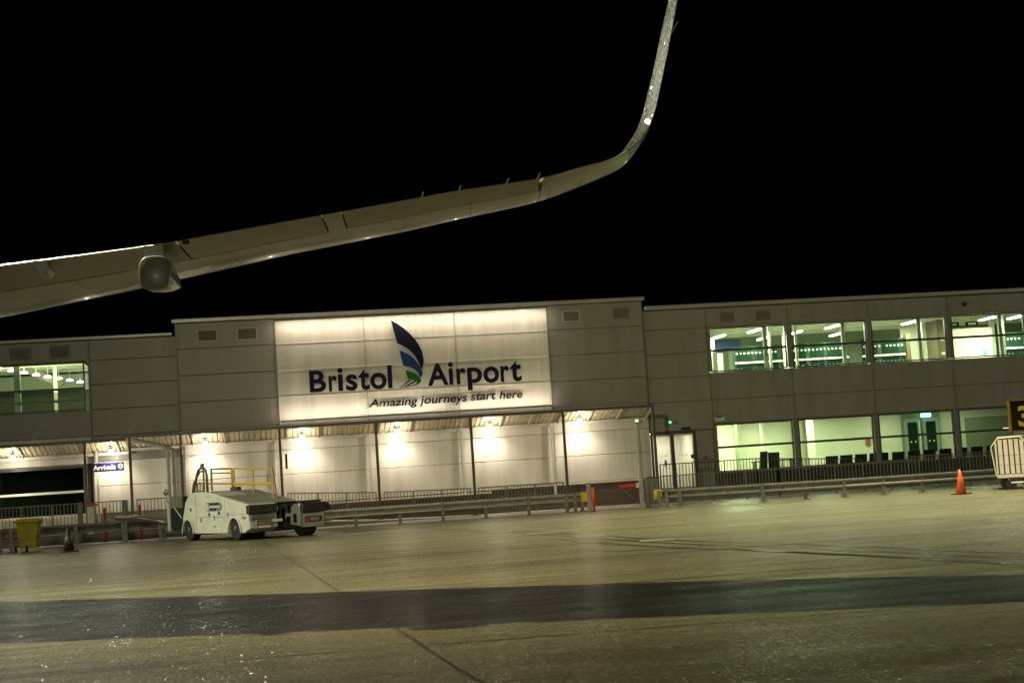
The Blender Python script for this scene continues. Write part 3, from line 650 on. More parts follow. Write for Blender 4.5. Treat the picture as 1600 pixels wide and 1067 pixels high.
# downpipe running off the gutter
D = thing('downpipe', 'thick pale rainwater pipe sloping from the gutter then down to the walkway', 'pipe', (-3.75, 59.7, 0))
MB().tube([(-5.1, 59.86, 3.58), (-3.98, 59.8, 3.30), (-3.80, 59.75, 3.15), (-3.80, 59.72, .40)], .065, 10).build('pipe', framew, D, smooth=True)
MB().tube([(-5.05, 59.98, 3.62), (-3.75, 59.88, 3.28), (-3.62, 59.80, 3.12), (-3.62, 59.80, .40)], .065, 10).build('pipe', trimp, D, smooth=True)
B(-3.9, -3.5, 59.7, 59.9, 1.9, 1.93).build('pipe_bracket', steel, D)
# fittings on the wall
t = thing('emergency_light', 'small green lit bulkhead above the sliding doors', 'light', (15.5, 61.6, 3.1))
B(15.38, 15.75, 61.5, 61.62, 3.04, 3.14).build('housing', trimm, t); MB().lathe([(.01, -.05), (.05, -.02), (.05, 0)], (15.5, 61.5, 3.09), 10, 'y').build('lens', greenem, t)
t = thing('emergency_light', 'pale bulkhead with green glow at the corner of the first ground floor window', 'light', (17.5, 61.6, 3.1))
B(17.35, 17.62, 61.46, 61.62, 3.0, 3.16).build('housing', trimp, t); B(17.64, 17.72, 61.50, 61.6, 3.06, 3.16).build('lens', mat('dim_green', (.02, .3, .12), .4, emit=(.05, .6, .25), estr=.5), t); B(17.45, 17.65, 61.46, 61.62, 3.17, 3.22).build('hood', framed, t)
t = thing('floodlight', 'small green tinged lamp on the right end of the canopy', 'lamp', (14.1, 61.1, 3.2))
MB().lathe([(.03, -.12), (.10, -.06), (.10, .02), (.04, .06)], (14.05, 61.1, 3.22), 12, 'y').build('lamp_head', trimp, t, smooth=True); B(13.99, 14.11, 60.97, 60.985, 3.17, 3.27).build('lens', mat('pale_green_lens', (.5, .9, .6), .3, emit=(.6, 1, .7), estr=1.2), t)
t = thing('fire_alarm', 'small round red alarm on the wall right of the doors', 'alarm', (16.83, 61.6, 1.64))
MB().lathe([(.02, -.07), (.07, -.05), (.08, 0)], (16.83, 61.6, 1.64), 14, 'y').build('alarm_bell', red, t, smooth=True)
t = thing('security_camera', 'small dark dome camera under the right roof edge', 'camera', (28.2, 61.5, 7.3))
MB().lathe([(.02, -.14), (.07, -.10), (.08, 0)], (28.15, 61.5, 7.22), 12).build('dome', blk, t, smooth=True); B(28.1, 28.2, 61.48, 61.62, 7.22, 7.28).build('bracket', trimm, t)

# ------------------------------------------------------------------ fences, barriers, bollards
FG = 'railings along the walkway'
def fence(x0, y0, x1, y1, zb0, zb1, h, label, m=fencem, step=.118, posts=True, low=.10):
    t = thing('railing', label, 'railing', (x0, y0, min(zb0, zb1)), group=FG)
    Ln = math.hypot(x1-x0, y1-y0)
    P = lambda s, z: (x0+(x1-x0)*s, y0+(y1-y0)*s, zb0+(zb1-zb0)*s+z)
    MB().tube([P(0, h), P(1, h)], .022, 6).build('top_rail', m, t); MB().tube([P(0, low), P(1, low)], .018, 6).build('bottom_rail', m, t)
    n_ = max(2, int(Ln/step)); me = None
    for k in range(n_+1):
        s = k/n_; p = P(s, 0)
        if me is None:
            me = MB().tube([(p[0], p[1], p[2]+low), (p[0], p[1], p[2]+h)], .014, 5).build('baluster', m, t, loc=p)
        else:
            o = bpy.data.objects.new('baluster', me.data); COL.objects.link(o); o.parent = t; o.location = Vector(p)-OFF[t.name]
    ns = max(1, round(Ln/1.15)) if posts else 1
    for k in range(ns+1):
        p = P(k/ns, 0); MB().box(p[0]-.02, p[0]+.02, p[1]-.02, p[1]+.02, p[2]-.02, p[2]+h+.01).build('upright', m, t)
    return t
bays = [(-13.6, -10.45, 'behind the yellow bin, at the left edge'), (-10.15, -6.95, 'under the dark left window'), (-6.6, -5.35, 'below the arrivals sign'), (-5.0, -3.5, 'left of the white loader'), (-3.15, .05, 'behind the white loader'),
        (.45, 3.7, 'in the bay right of the loader'), (4.0, 7.25, 'in the bay below the tagline start'), (7.55, 10.8, 'in the bay left of the gateway')]
for a, b, lab in bays:
    fence(a, 60.0, b, 60.0, rampz(a), rampz(b), 1.02, 'grey steel railing with thin bars '+lab, step=.125)
fence(13.6, 58.0, 18.4, 57.3, 0.0, 0, 1.04, 'grey steel railing before the sliding doors and first window')
fence(18.4, 57.3, 23.6, 56.6, 0, 0, 1.04, 'grey steel railing before the second ground floor window', step=.13)
fence(23.6, 57.6, 28.3, 57.2, 0.05, 0.05, 1.12, 'grey steel railing below the lounge doors left of the cart', step=.13)
fence(14.75, 60.6, 18.6, 60.6, .42, .42, 1.04, 'dark railing on the landing at the sliding doors', framed, .125)
fence(18.6, 60.6, 22.9, 60.6, .42, .14, 1.04, 'dark railing sloping down past the first ground floor windows', framed, .125)
fence(12.75, 54.8, 13.9, 57.6, 0, 0, 1.04, 'short railing return beside the right gateway post', steeld, .16)
for x, y, z, lab in ((-6.93, 59.1, 1.46, 'thick square grey post behind the left traffic cone'), (-5.38, 59.1, 1.42, 'thick square grey post below the arrivals sign')):
    tag(B(x-.08, x+.08, y-.08, y+.08, 0, z).build('gate_post', steeld, bevel=.012), lab, 'post')

def w_beam(t, pts, zt, m):
    """armco rail with a W profile facing the camera"""
    prof = [(.05, 0), (.0, .03), (0, .075), (.045, .115), (.075, .155), (.045, .195), (0, .235), (0, .28), (.05, .31), (.062, .31), (.02, .28), (.02, .235), (.06, .195), (.09, .155), (.06, .115), (.02, .075), (.02, .03), (.062, 0)]
    rings = []
    for i_, (x, y) in enumerate(pts):
        a = pts[max(i_-1, 0)]; b = pts[min(i_+1, len(pts)-1)]; dx, dy = b[0]-a[0], b[1]-a[1]; l_ = math.hypot(dx, dy); nx, ny = -dy/l_, dx/l_
        if ny < 0: nx, ny = -nx, -ny
        rings.append([(x+nx*p, y+ny*p, zt-.31+q) for p, q in prof])
    return MB().loft(rings).build('barrier_rail', m, t)
def barrier(pts, posts, zt, label, endcap=None, m=steel):
    t = thing('crash_barrier', label, 'barrier', (pts[0][0], pts[0][1], 0), group='steel crash barriers')
    w_beam(t, pts, zt, m)
    for x, y in posts:
        p = MB().box(x-.055, x+.055, y+.09, y+.17, 0, zt-.02).build('post', steeld, t); B(x-.14, x+.14, y+.02, y+.24, .0, .02).build('foot_plate', steeld, p)
        B(x-.02, x+.02, y+.03, y+.04, zt-.17, zt-.13).build('bolt', steel, t)
    for x, y, e in (endcap or []):
        MB().prism([(y-.02, zt-.32), (y+.11, zt-.32), (y+.11, zt+.01), (y-.02, zt+.01)], 'x', x-e, x+e).build('end_cap', yel, t, bevel=.01)
    return t
barrier([(-1.2, 56.5), (1.5, 56.1), (6, 56.0), (10.75, 55.9)], [(1.2, 56.05), (2.72, 56.0), (4.25, 56.0), (5.75, 55.9), (7.27, 55.9), (8.79, 55.85), (10.15, 55.8), (10.45, 55.8), (10.7, 55.8)], .66, 'steel crash barrier from the loader to the gateway with yellow end', [(10.8, 55.88, .13)])
barrier([(13.05, 53.95), (16.3, 52.75), (18.8, 51.8), (21.5, 51.35), (28, 51.2)], [(13.0, 53.7), (13.25, 53.7), (13.65, 53.4), (16.34, 52.6), (17.7, 52.2), (18.9, 51.7), (20.2, 51.5), (21.5, 51.3), (22.95, 51.3), (24.4, 51.3)], .62, 'dull steel crash barrier right of the gateway running behind the orange cone', [(13.0, 53.95, .13)], steeld)
barrier([(-14, 54.6), (-8.9, 54.45), (-8.3, 54.35)], [(-8.95, 54.3), (-8.6, 54.3), (-10.5, 54.3)], .76, 'dark end of a steel crash barrier left of the yellow bin')
barrier([(-8.1, 57.6), (-5.5, 57.5), (-3.2, 57.3)], [(-6.9, 57.4), (-5.3, 57.35), (-3.9, 57.3)], .72, 'steel crash barrier between the yellow bin and the loader', m=steeld)
tb = thing('barrier_tube', 'loose round steel rail lying along the barrier left of the loader', 'rail', (-4.6, 57, .8))
MB().tube([(-5.5, 57.3, .84), (-4.6, 56.7, .80), (-3.72, 56.0, .60)], .085, 10).build('tube', steel, tb, smooth=True)
B(-4.0, -3.92, 56.2, 56.3, 0, .62).build('prop', steeld, tb); B(-5.2, -5.12, 57.05, 57.13, 0, .75).build('prop', steeld, tb)

def redbollard(x, y, z0, z1, label):
    t = thing('red_bollard', label, 'bollard', (x, y, z0), group='slim red bollards')
    MB().tube([(x, y, z0), (x, y, z1)], .045, 10).build('pole', red, t, smooth=True); B(x-.08, x+.08, y-.08, y+.08, z0, z0+.02).build('base_plate', blk, t)
    MB().lathe([(.048, 0), (.05, .02), (.02, .05)], (x, y, z1), 10).build('cap', red, t, smooth=True)
redbollard(10.99, 55.3, 0, .80, 'slim red bollard at the left side of the gateway')
redbollard(12.95, 55.4, 0, .82, 'slim red bollard at the right side of the gateway')
redbollard(-6.05, 58.9, .0, 1.18, 'slim red bollard under the left half of the arrivals sign')
redbollard(-4.83, 58.9, .0, 1.20, 'slim red bollard right of the arrivals sign near the downpipe')
for x, y, z, lab in ((10.9, 55.6, 1.02, 'square grey gate post at the left side of the gateway'), (12.52, 54.4, .99, 'square grey gate post at the right side of the gateway')):
    tag(B(x-.07, x+.07, y-.07, y+.07, 0, z).build('gate_post', steel, bevel=.015), lab, 'post')
gm = thing('barrier_gate', 'short red gate arm sticking out left of the right gateway post', 'barrier', (12.3, 56.4, .85))
MB().prism([(12.05, .84), (12.2, .76), (12.75, .76), (12.75, .86)], 'y', 56.0, 56.06).build('arm', red, gm); B(12.72, 12.84, 55.98, 56.1, .72, .88).build('bracket', framew, gm)
MB().tube([(12.15, 56.03, .78), (12.8, 56.03, .1)], .015, 6).build('brace', steeld, gm)
hb = thing('ticket_box', 'small white box with red top at the walkway below the arrivals sign', 'box', (-6.55, 59.2, 0))
B(-6.68, -6.46, 59.1, 59.25, .3, 1.28).build('body', framew, hb, bevel=.02); B(-6.66, -6.3, 59.08, 59.2, 1.30, 1.38).build('red_top', red, hb)

# cones
def cone(x, y, h, label, m, sleeve=False):
    t = thing('traffic_cone', label, 'cone', (x, y, 0), group='traffic cones')
    s = h/.75
    MB().lathe([(.165*s, .03*s), (.03*s, h), (.001, h+.005)], (x, y, 0), 20).build('cone_body', m, t, smooth=True)
    b = MB(); b.prism([(-.25*s, -.2*s), (-.2*s, -.25*s), (.2*s, -.25*s), (.25*s, -.2*s), (.25*s, .2*s), (.2*s, .25*s), (-.2*s, .25*s), (-.25*s, .2*s)], 'z', 0, .035*s)
    b.v = [(v[0]+x, v[1]+y, v[2]) for v in b.v]; b.build('base', blk, t)
    if sleeve:
        MB().lathe([(.125*s+.003, .24*s), (.082*s+.003, .48*s)], (x, y, 0), 20).build('sleeve', mat('shaded_sleeve', (.11, .105, .09), .4, noise=(9, .3)), t, smooth=True)  # sleeve colour darkened for the cone's shaded side
cone(20.84, 46.9, .76, 'bright orange traffic cone standing before the right crash barrier', orange)
cone(-6.33, 50.8, .80, 'dark backlit traffic cone between the yellow bin and the loader', mat('shaded_cone', (.05, .022, .018), .5, noise=(9, .3)), True)  # backlit shade is put into the dark body colour
rb = thing('rubber_block', 'low black rubber block at the far left edge', 'block', (-8.8, 51.8, 0))
MB().prism([(-9.1, 0), (-8.55, 0), (-8.62, .25), (-8.95, .25)], 'y', 51.6, 52.0).build('block', blk, rb, bevel=.02)

# yellow wheelie bin
bn = thing('wheelie_bin', 'yellow two-wheeled bin with domed lid at the left edge', 'bin', (-7.95, 54.0, 0))
bod = MB(); rings = []
for z, a, b in ((.12, .27, .30), (.9, .36, .38), (.96, .38, .40)):
    rings.append([(-7.95+sx*a, 54.0+sy*b, z) for sx, sy in ((-.85, -1), (.85, -1), (1, -.85), (1, .85), (.85, 1), (-.85, 1), (-1, .85), (-1, -.85))])
yelb = mat('bin_yellow', (.34, .28, .012), .5, noise=(5, .35))
bod.loft(rings).build('bin_body', yelb, bn)
MB().loft([[(-7.95+sx*a, 54.0+sy*b, z) for sx, sy in ((-.85, -1), (.85, -1), (1, -.85), (1, .85), (.85, 1), (-.85, 1), (-1, .85), (-1, -.85))] for z, a, b in ((.955, .42, .44), (1.0, .42, .44), (1.06, .33, .36), (1.08, .2, .2))]).build('lid', yelb, bn)
for s in (-1, 1): MB().lathe([(.10, -.03), (.10, .03)], (-8.12+s*.17-.05, 53.62, .10), 16, 'x').build('wheel', blk, bn)
B(-8.3, -7.6, 54.42, 54.47, .93, .97).build('handle', yelb, bn)
for z in (.42, .68): MB().loft([[(-7.95+sx*(a), 54.0+sy*(b), zz) for sx, sy in ((-.85, -1), (.85, -1), (1, -.85), (1, .85), (.85, 1), (-.85, 1), (-1, .85), (-1, -.85))] for zz, a, b in ((z, .27+z*.1+.012, .30+z*.09+.012), (z+.025, .27+z*.1+.014, .30+z*.09+.014))]).build('rib', yelb, bn)

# ------------------------------------------------------------------ belt loader / towing vehicle
th = math.radians(62)
O = (-1.3, 50.8, 0)
tk = thing('ground_loader', 'white airport loader vehicle with yellow railings and two front bumper arms', 'vehicle', O, -th, local=True)
white = mat('loader_white', (.66, .70, .68), .38, noise=(2.6, .16), coat=.3)
grey = mat('loader_grey', (.16, .165, .15), .5, noise=(3, .2)); dgrey = mat('loader_dark', (.03, .03, .028), .55, noise=(4, .3))
grip = mat('deck_grip', (.27, .28, .27), .6, noise=(8, .25), bump=(60, .3, .004))
def arch(cx, r, n_=10): return [(cx-r*math.cos(math.pi*k/n_), .22+r*math.sin(math.pi*k/n_)*1.12) for k in range(n_+1)]
top = [(-3.78, .42), (-3.76, .72), (-3.64, .96), (-3.52, 1.24), (-3.30, 1.42), (-3.04, 1.52), (-2.85, 1.56), (-1.85, 1.53), (-1.2, 1.45), (-.8, 1.37), (.69, 1.13), (.92, 1.10), (.95, .66), (1.02, .36), (.62, .22)]
ra, fa = arch(-3.33, .40), arch(.02, .42)
prof = top+[(x, z) for x, z in fa[::-1]]+[(x, z) for x, z in ra[::-1]][:-1]+[(-3.76, .28)]
body = MB(); body.prism(prof, 'y', 0, .98); bo = body.build('body', white, tk, bevel=.03)
# seams, door panels and arch lips on the visible side
for x0, x1, za, zb in ((-2.72, -2.71, .45, 1.50), (-.62, -.61, .80, 1.30), (-2.7, -.62, .74, .75), (-.6, .86, .80, .805)):
    B(x0, x1, -.004, .006, za, zb).build('panel_seam', dgrey, bo)
for cx, r in ((-3.33, .40), (.02, .42)):
    pts = [(cx-(r+.02)*math.cos(math.pi*k/14), -.03, .22+(r+.02)*math.sin(math.pi*k/14)*1.12) for k in range(15)]
    MB().tube(pts, .03, 6).build('arch_lip', white, bo, smooth=True)
for x, z, a, b in ((-3.1, 1.0, .05, .045), (-1.75, .83, .055, .045), (-1.05, .86, .06, .045), (-2.36, .66, .025, .075), (-1.4, .72, .02, .08), (-.42, .80, .02, .07), (-1.4, .45, .05, .015)):
    B(x-a, x+a, -.014, .0, z-b, z+b).build('latch', dgrey, bo)
pl = thing('x', 'x', 'x'); bpy.data.objects.remove(pl)
pg = MB(); pg.prism([(-1.92, .93), (-.98, .93), (-.86, .98), (-.82, 1.07), (-.86, 1.16), (-.98, 1.21), (-1.92, 1.21)], 'y', -.012, -.002); plate = pg.build('logo_plate', mat('plate_grey', (.22, .24, .26), .4), bo)
B(-1.72, -1.0, -.018, -.0125, 1.12, 1.19).build('logo_print', dgrey, plate); B(-1.68, -1.2, -.018, -.0125, .95, 1.02).build('logo_print', mat('plate_blue', (.01, .03, .22), .4), plate); B(-1.7, -.95, -.018, -.0125, 1.04, 1.10).build('logo_print', mat('plate_white', (.6, .62, .62), .4), plate); B(-1.88, -1.76, -.018, -.0125, .96, 1.18).build('logo_print', mat('plate_white', (.6, .6, .6), .4), plate)
B(.55, .78, -.008, -.002, .66, .72).build('maker_badge', mat('badge_red', (.45, .05, .04), .5), bo)
# deck
dk_ = MB(); dk_.prism([(-2.4, 1.545), (-1.85, 1.535), (-.8, 1.375), (.80, 1.12), (.80, 1.09), (-.8, 1.30), (-2.4, 1.45)], 'y', .12, 1.75); dk_.build('deck', grip, tk)
B(-3.7, -.9, .99, 2.5, .32, 1.02).build('chassis', grey, tk, bevel=.03); B(-3.7, -2.4, .99, 2.3, 1.02, 1.50).build('engine_cover', white, tk, bevel=.04)
B(-3.6, .5, .3, 2.3, .2, .36).build('underframe', dgrey, tk)
# centre machinery between the arms
MB().lathe([(.30, 0), (.30, .5)], (-.62, 1.08, .66), 18, 'y').build('winch_drum', dgrey, tk); B(-.9, .4, 1.05, 1.7, .30, .45).build('cradle', dgrey, tk)
MB().tube([(-.8, 1.2, .9), (.3, 1.45, .42)], .05, 8).build('ram', steel, tk); MB().tube([(-.8, 1.6, .9), (.5, 1.55, .35)], .04, 8).build('ram', dgrey, tk)
for k in range(7): MB().tube([(-.3+k*.13, 1.02+.08*k, .42), (-.28+k*.13, 1.02+.08*k, .22+.02*(k % 3))], .03, 5).build('hose', dgrey, tk)
# left arm front: cushion, step boxes, lights
B(.95, 1.16, -.08, .90, .80, 1.07).build('cushion', dgrey, tk, bevel=.03); MB().prism([(1.0, .82), (1.17, .82), (1.17, 1.0)], 'x', .3, .3).build('cushion_fold', grey, tk) if False else None
B(.92, 1.10, .03, .84, .63, .79).build('step_box', grey, tk, bevel=.01); B(.92, 1.20, .14, .66, .34, .62).build('light_box', grey, tk, bevel=.015)
for t_, z in ((.24, .50), (.36, .50)): MB().lathe([(.045, 0), (.05, .02)], (1.2, t_, z), 12, 'x').build('headlight', mat('lamp_glass', (.35, .2, .16), .2), tk)
B(1.201, 1.215, .18, .62, .36, .42).build('number_plate', framew, tk); B(.94, 1.3, .66, .98, .52, .60).build('step', framew, tk)
B(.9, 1.05, .84, .98, .84, .98).build('corner_lamp', white, tk)
# right arm
ra_ = MB(); ra_.prism([(-3.2, .35), (.55, .35), (.98, .30), (.98, 1.02), (-3.2, 1.06)], 'y', 1.78, 2.50); ra_.build('right_arm', white, tk, bevel=.02)
B(-3.2, 1.02, 1.76, 2.52, 1.03, 1.09).build('arm_top', dgrey, tk)
for a, b, c, d_ in ((-.5, -.35, .7, 1.0), (.2, .4, .72, .98), (.1, .35, .4, .62), (.55, .75, .42, .7), (-.2, .0, .42, .9)): B(a, b, 1.765, 1.78, c, d_).build('arm_recess', dgrey, tk)
B(.98, 1.22, 1.76, 2.62, .72, 1.02).build('cushion', blk, tk, bevel=.05); MB().tube([(1.1, 2.62, .87), (1.1, 2.72, .87)], .12, 12).build('roller', blk, tk)
bp_ = B(.98, 1.16, 1.77, 2.52, .27, .70).build('bumper', mat('bumper_grey', (.30, .31, .27), .5, noise=(4, .15)), tk, bevel=.015)
B(1.161, 1.17, 1.84, 2.44, .42, .60).build('lamp_slot', dgrey, bp_); B(1.168, 1.178, 2.02, 2.34, .46, .56).build('number_plate', mat('plate_grey', (.2, .2, .2), .5), bp_); B(1.168, 1.178, 1.86, 1.98, .45, .57).build('tail_light', red, bp_); B(.98, 1.1, 2.55, 2.66, .74, .84).build('yellow_tab', yel, tk)
MB().prism([(2.55, .36), (2.95, .42), (2.95, .46), (2.55, .52)], 'x', .7, 1.0).build('side_step', grey, tk)
# wheels
for s_, t0, r, wd in ((-3.33, .02, .37, .28), (.02, .02, .385, .28), (.02, .62, .36, .26), (.7, 1.86, .37, .46), (-3.33, 2.1, .36, .28)):
    wh = MB().lathe([(r*.6, 0), (r*.93, .0), (r, .03), (r, wd-.03), (r*.93, wd), (r*.6, wd)], (s_, t0, r), 24, 'y').build('wheel', blk, tk, smooth=False)
    MB().lathe([(.03, .01), (r*.35, .02), (r*.58, .05), (r*.6, .09), (.02, .09)], (s_, t0-.0, r), 18, 'y').build('rim', mat('rim_grey', (.20, .20, .18), .5, metal=.3), wh)
    MB().lathe([(.02, -.03), (.07, -.02), (.08, .05)], (s_, t0, r), 12, 'y').build('hub', steel, wh)
# yellow railings
def rail(p, r, m, nm='railing_bar'): return MB().tube(p, r, 6).build(nm, m, tk)
R_ = 1.35
for s_, za, zb, m in ((-4.26, 1.50, 2.31, steeld), (-2.74, 1.40, 2.26, yel), (-2.60, 1.40, 2.26, yel), (-1.24, 1.20, 2.20, yel), (.10, 1.08, 2.15, yel)): rail([(s_, R_, za), (s_, R_, zb)], .034, m)
rail([(-4.26, R_, 2.31), (-2.74, R_, 2.26)], .03, steeld); rail([(-4.26, R_, 2.17), (-2.74, R_, 2.12)], .022, steeld); rail([(-2.60, R_, 2.26), (.10, R_, 2.15)], .03, yel)
MB().tube([(-2.60, R_, 1.75), (.10, R_, 1.67)], .052, 6).build('railing_bar', yel, tk); rail([(-5.2, R_, 1.86), (-2.74, R_, 1.76)], .03, yel); rail([(.10, R_, 2.15), (.38, R_, 1.10)], .03, steeld)
rail([(-1.9, R_, 1.12), (.25, R_, 1.06)], .04, yel); rail([(-.15, R_, 1.06), (-.05, R_, 1.28), (.08, R_, 1.06)], .03, yel)
rail([(-5.2, R_, 1.5), (-5.15, R_, 1.86)], .03, yel); rail([(-5.0, R_, 1.5), (-4.95, R_, 1.86)], .022, yel)
rail([(-.3, R_+.02, 1.75), (-.28, R_, 1.95), (-.22, R_, 1.98)], .012, dgrey)
MB().tube([(-2.45, R_-.15, 1.58), (-1.95, R_-.15, 1.58)], .085, 12).build('work_lamp', mat('lamp_brown', (.06, .045, .035), .5), tk)
# roll bar with beacon
MB().tube([(-3.92, .5, 1.50), (-3.58, .5, 2.12), (-3.45, .5, 2.28), (-3.30, .5, 2.33), (-3.05, .5, 2.33), (-2.92, .5, 2.26), (-2.86, .5, 2.12), (-2.84, .5, 1.52)], .045, 8).build('roll_bar', steeld, tk, smooth=True)
MB().tube([(-3.08, .5, 1.52), (-3.08, .5, 2.3)], .035, 6).build('roll_bar_strut', steeld, tk)
for k in range(9): MB().tube([(-3.86+k*.035, .5, 1.60+k*.075), (-3.08, .5, 1.60+k*.075)], .007, 4).build('mesh_bar', steel, tk)
MB().lathe([(.05, 0), (.07, .01), (.07, .11), (.04, .13)], (-3.16, .5, 2.37), 14).build('beacon', mat('beacon_orange', (.45, .10, .015), .35), tk, smooth=True)
rail([(-4.3, .7, 1.85), (-3.75, .7, 2.24), (-3.45, .7, 2.24)], .03, steeld); rail([(-4.45, .7, 1.45), (-4.3, .7, 1.85), (-3.8, .7, 1.84)], .03, steeld); rail([(-4.05, .7, 1.5), (-4.02, .7, 1.86)], .03, steeld)
# driver's footwell at the rear
B(-4.95, -3.80, .15, 1.6, .32, .40).build('cab_floor', dgrey, tk); B(-4.95, -3.82, .12, .16, .40, 1.08).build('cab_side', mat('cab_black_green', (.015, .03, .022), .3), tk)
B(-5.15, -4.95, .08, 1.6, .30, 1.45).build('cab_rear_panel', white, tk, bevel=.02)
B(-4.75, -4.25, .5, 1.0, .7, .85).build('driver_seat', blk, tk, bevel=.04); B(-4.85, -4.7, .5, 1.0, .85, 1.45).build('seat_back', blk, tk, bevel=.04)
ring = [(-3.98+.06*math.sin(a), .7+.19*math.cos(a), 1.42+.19*math.sin(a)) for a in [2*math.pi*k/18 for k in range(19)]]
MB().tube(ring, .016, 6).build('steering_wheel', blk, tk); MB().tube([(-3.7, .7, 1.2), (-3.98, .7, 1.42)], .03, 6).build('steering_column', blk, tk); B(-3.95, -3.7, .4, 1.2, 1.0, 1.3).build('dashboard', blk, tk, bevel=.03)
MB().tube([(-4.6, .1, 1.1), (-4.05, .1, .74)], .02, 6).build('grab_bar', white, tk)
MB().tube([(-4.7, .1, 1.08), (-5.05, .05, 1.35), (-5.1, .05, 1.55)], .015, 6).build('mirror_arm', steeld, tk); MB().loft([[(-5.1+.17*math.cos(a)*q, .03+y_, 1.62+.11*math.sin(a)*q) for a in [2*math.pi*k/14 for k in range(14)]] for q, y_ in ((.7, -.02), (1, .0), (1, .03), (.6, .08))]).build('mirror', mat('mirror_shell', (.35, .35, .33), .25, metal=.5), tk, smooth=True)

# ------------------------------------------------------------------ cart and stand sign on the right
ct = thing('baggage_cart', 'tall white ribbed closed cart with cut corners at the right edge', 'cart', (23.1, 48, 0))
oct_ = [(22.60, .46), (22.50, 1.36), (22.72, 1.64), (23.40, 1.66), (23.66, 1.36), (23.62, .46)]
ctw = mat('cart_white', (.82, .76, .70), .42, noise=(3, .12)); ctb = mat('cart_dark', (.05, .07, .055), .5)
MB().prism(oct_, 'y', 48.06, 50.6).build('body', ctb, ct)
frm = MB()
for (a, b), (c, d_) in zip(oct_, oct_[1:]+oct_[:1]): frm.tube([(a, 48.03, b), (c, 48.03, d_)], .022, 6)
frm.build('edge_frame', ctw, ct)
import bisect
def topz(x): 
    return 1.36+(x-22.5)/.22*.28 if x < 22.72 else (1.64 if x < 23.4 else 1.66-(x-23.4)/.26*.30)
xs_ = [22.60, 22.70, 22.865, 23.03, 23.195, 23.36, 23.52]
for a, b in zip(xs_, xs_[1:]):
    for z0_, z1_ in ((.5, .78), (.79, 1.08), (1.09, None)):
        pz = [(a+.022, z0_), (b-.022, z0_), (b-.022, (z1_ or topz(b-.03)-.05)), (a+.022, (z1_ or topz(a+.03)-.05))]
        MB().prism(pz, 'y', 48.0, 48.05).build('panel', ctw, ct)
B(22.62, 23.7, 48.0, 50.6, .38, .46).build('chassis', ctw, ct); B(22.72, 23.5, 48.02, 50.6, 1.66, 1.69).build('roof_edge', ctw, ct)
for x, y in ((23.04, 47.9), (22.8, 50.1), (23.5, 50.1)):
    wh = MB().lathe([(.08, -.05), (.16, -.05), (.165, 0), (.16, .05), (.08, .05)], (x, y, .165), 18, 'y').build('wheel', blk, ct); B(x-.09, x-.06, y-.03, y+.1, .15, .4).build('fork', steel, ct)
MB().tube([(23.05, 47.85, .22), (23.55, 47.3, .24)], .025, 6).build('drawbar', ctw, ct)
ct.rotation_euler = (0, 0, -math.radians(27))
sg = thing('stand_sign', 'black stand number sign with amber border at the right edge', 'sign', (22.9, 46, 0))
amber = mat('amber', (.16, .075, .005), .5, emit=(1, .45, .02), estr=.03); amb2 = mat('amber_digit', (.36, .22, .02), .5, emit=(1, .62, .08), estr=.10)
B(22.24, 23.5, 46.0, 46.12, 1.84, 2.74).build('board', mat('sign_black', (.006, .005, .004), .4), sg)
fr = MB(); fr.box(22.21, 23.53, 45.985, 46.13, 2.74, 2.78); fr.box(22.21, 23.53, 45.985, 46.13, 1.80, 1.84); fr.box(22.20, 22.24, 45.985, 46.13, 1.80, 2.78); fr.box(23.5, 23.54, 45.985, 46.13, 1.80, 2.78); fr.build('border', amber, sg)
text_fit('digit', '3', 22.47, 22.88, 1.95, 2.58, 45.998, amb2, sg, .03, 0, .01)
for x in (22.9, 23.3): MB().tube([(x, 46.06, 0), (x, 46.06, 1.8)], .03, 8).build('leg', steeld, sg)

# ------------------------------------------------------------------ aircraft wing overhead
psi = math.radians(6); fd = Vector((math.sin(psi), math.cos(psi), 0))
W = thing('aircraft_wing', 'grey underside of an airliner wing with upturned winglet overhead', 'aircraft wing', (1, 19.5, 4.7))
# stations: trailing edge, leading edge, thickness fraction
TE = [(-14.5, 24.6, 4.28), (-8.0, 21.98, 4.42), (-5.0, 20.75, 4.47), (-3.16, 19.99, 4.51), (-2.21, 19.59, 4.53), (-1.28, 19.21, 4.56), (-.6, 18.93, 4.61), (.08, 18.65, 4.66), (1.4, 18.12, 4.76), (2.18, 17.8, 4.82), (3.07, 17.43, 4.86), (3.5, 17.25, 4.93), (3.87, 17.1, 4.99)]
CH = [7.0, 5.2, 4.4, 3.9, 3.65, 3.4, 3.2, 3.0, 2.5, 2.15, 1.75, 1.5, 1.3]
LZ = [4.30, 4.45, 4.50, 4.60, 4.66, 4.74, 4.79, 4.84, 4.87, 4.90, 4.93, 4.99, 5.08]
st = []
for te, c, lz_ in zip(TE, CH, LZ):
    t_ = Vector(te); l_ = t_+fd*c; l_.z = lz_; st.append((t_, l_, .105))
st += [(Vector((4.04, 17.0, 5.06)), Vector((4.20, 18.25, 5.16)), .095), (Vector((4.20, 16.95, 5.20)), Vector((4.33, 18.10, 5.34)), .09), (Vector((4.32, 16.88, 5.42)), Vector((4.44, 17.93, 5.56)), .085), (Vector((4.42, 16.70, 5.86)), Vector((4.52, 17.60, 5.98)), .08),
       (Vector((4.51, 16.5, 6.33)), Vector((4.59, 17.30, 6.42)), .08), (Vector((4.60, 16.28, 6.85)), Vector((4.68, 16.96, 6.92)), .08), (Vector((4.66, 16.12, 7.2)), Vector((4.72, 16.62, 7.24)), .08)]
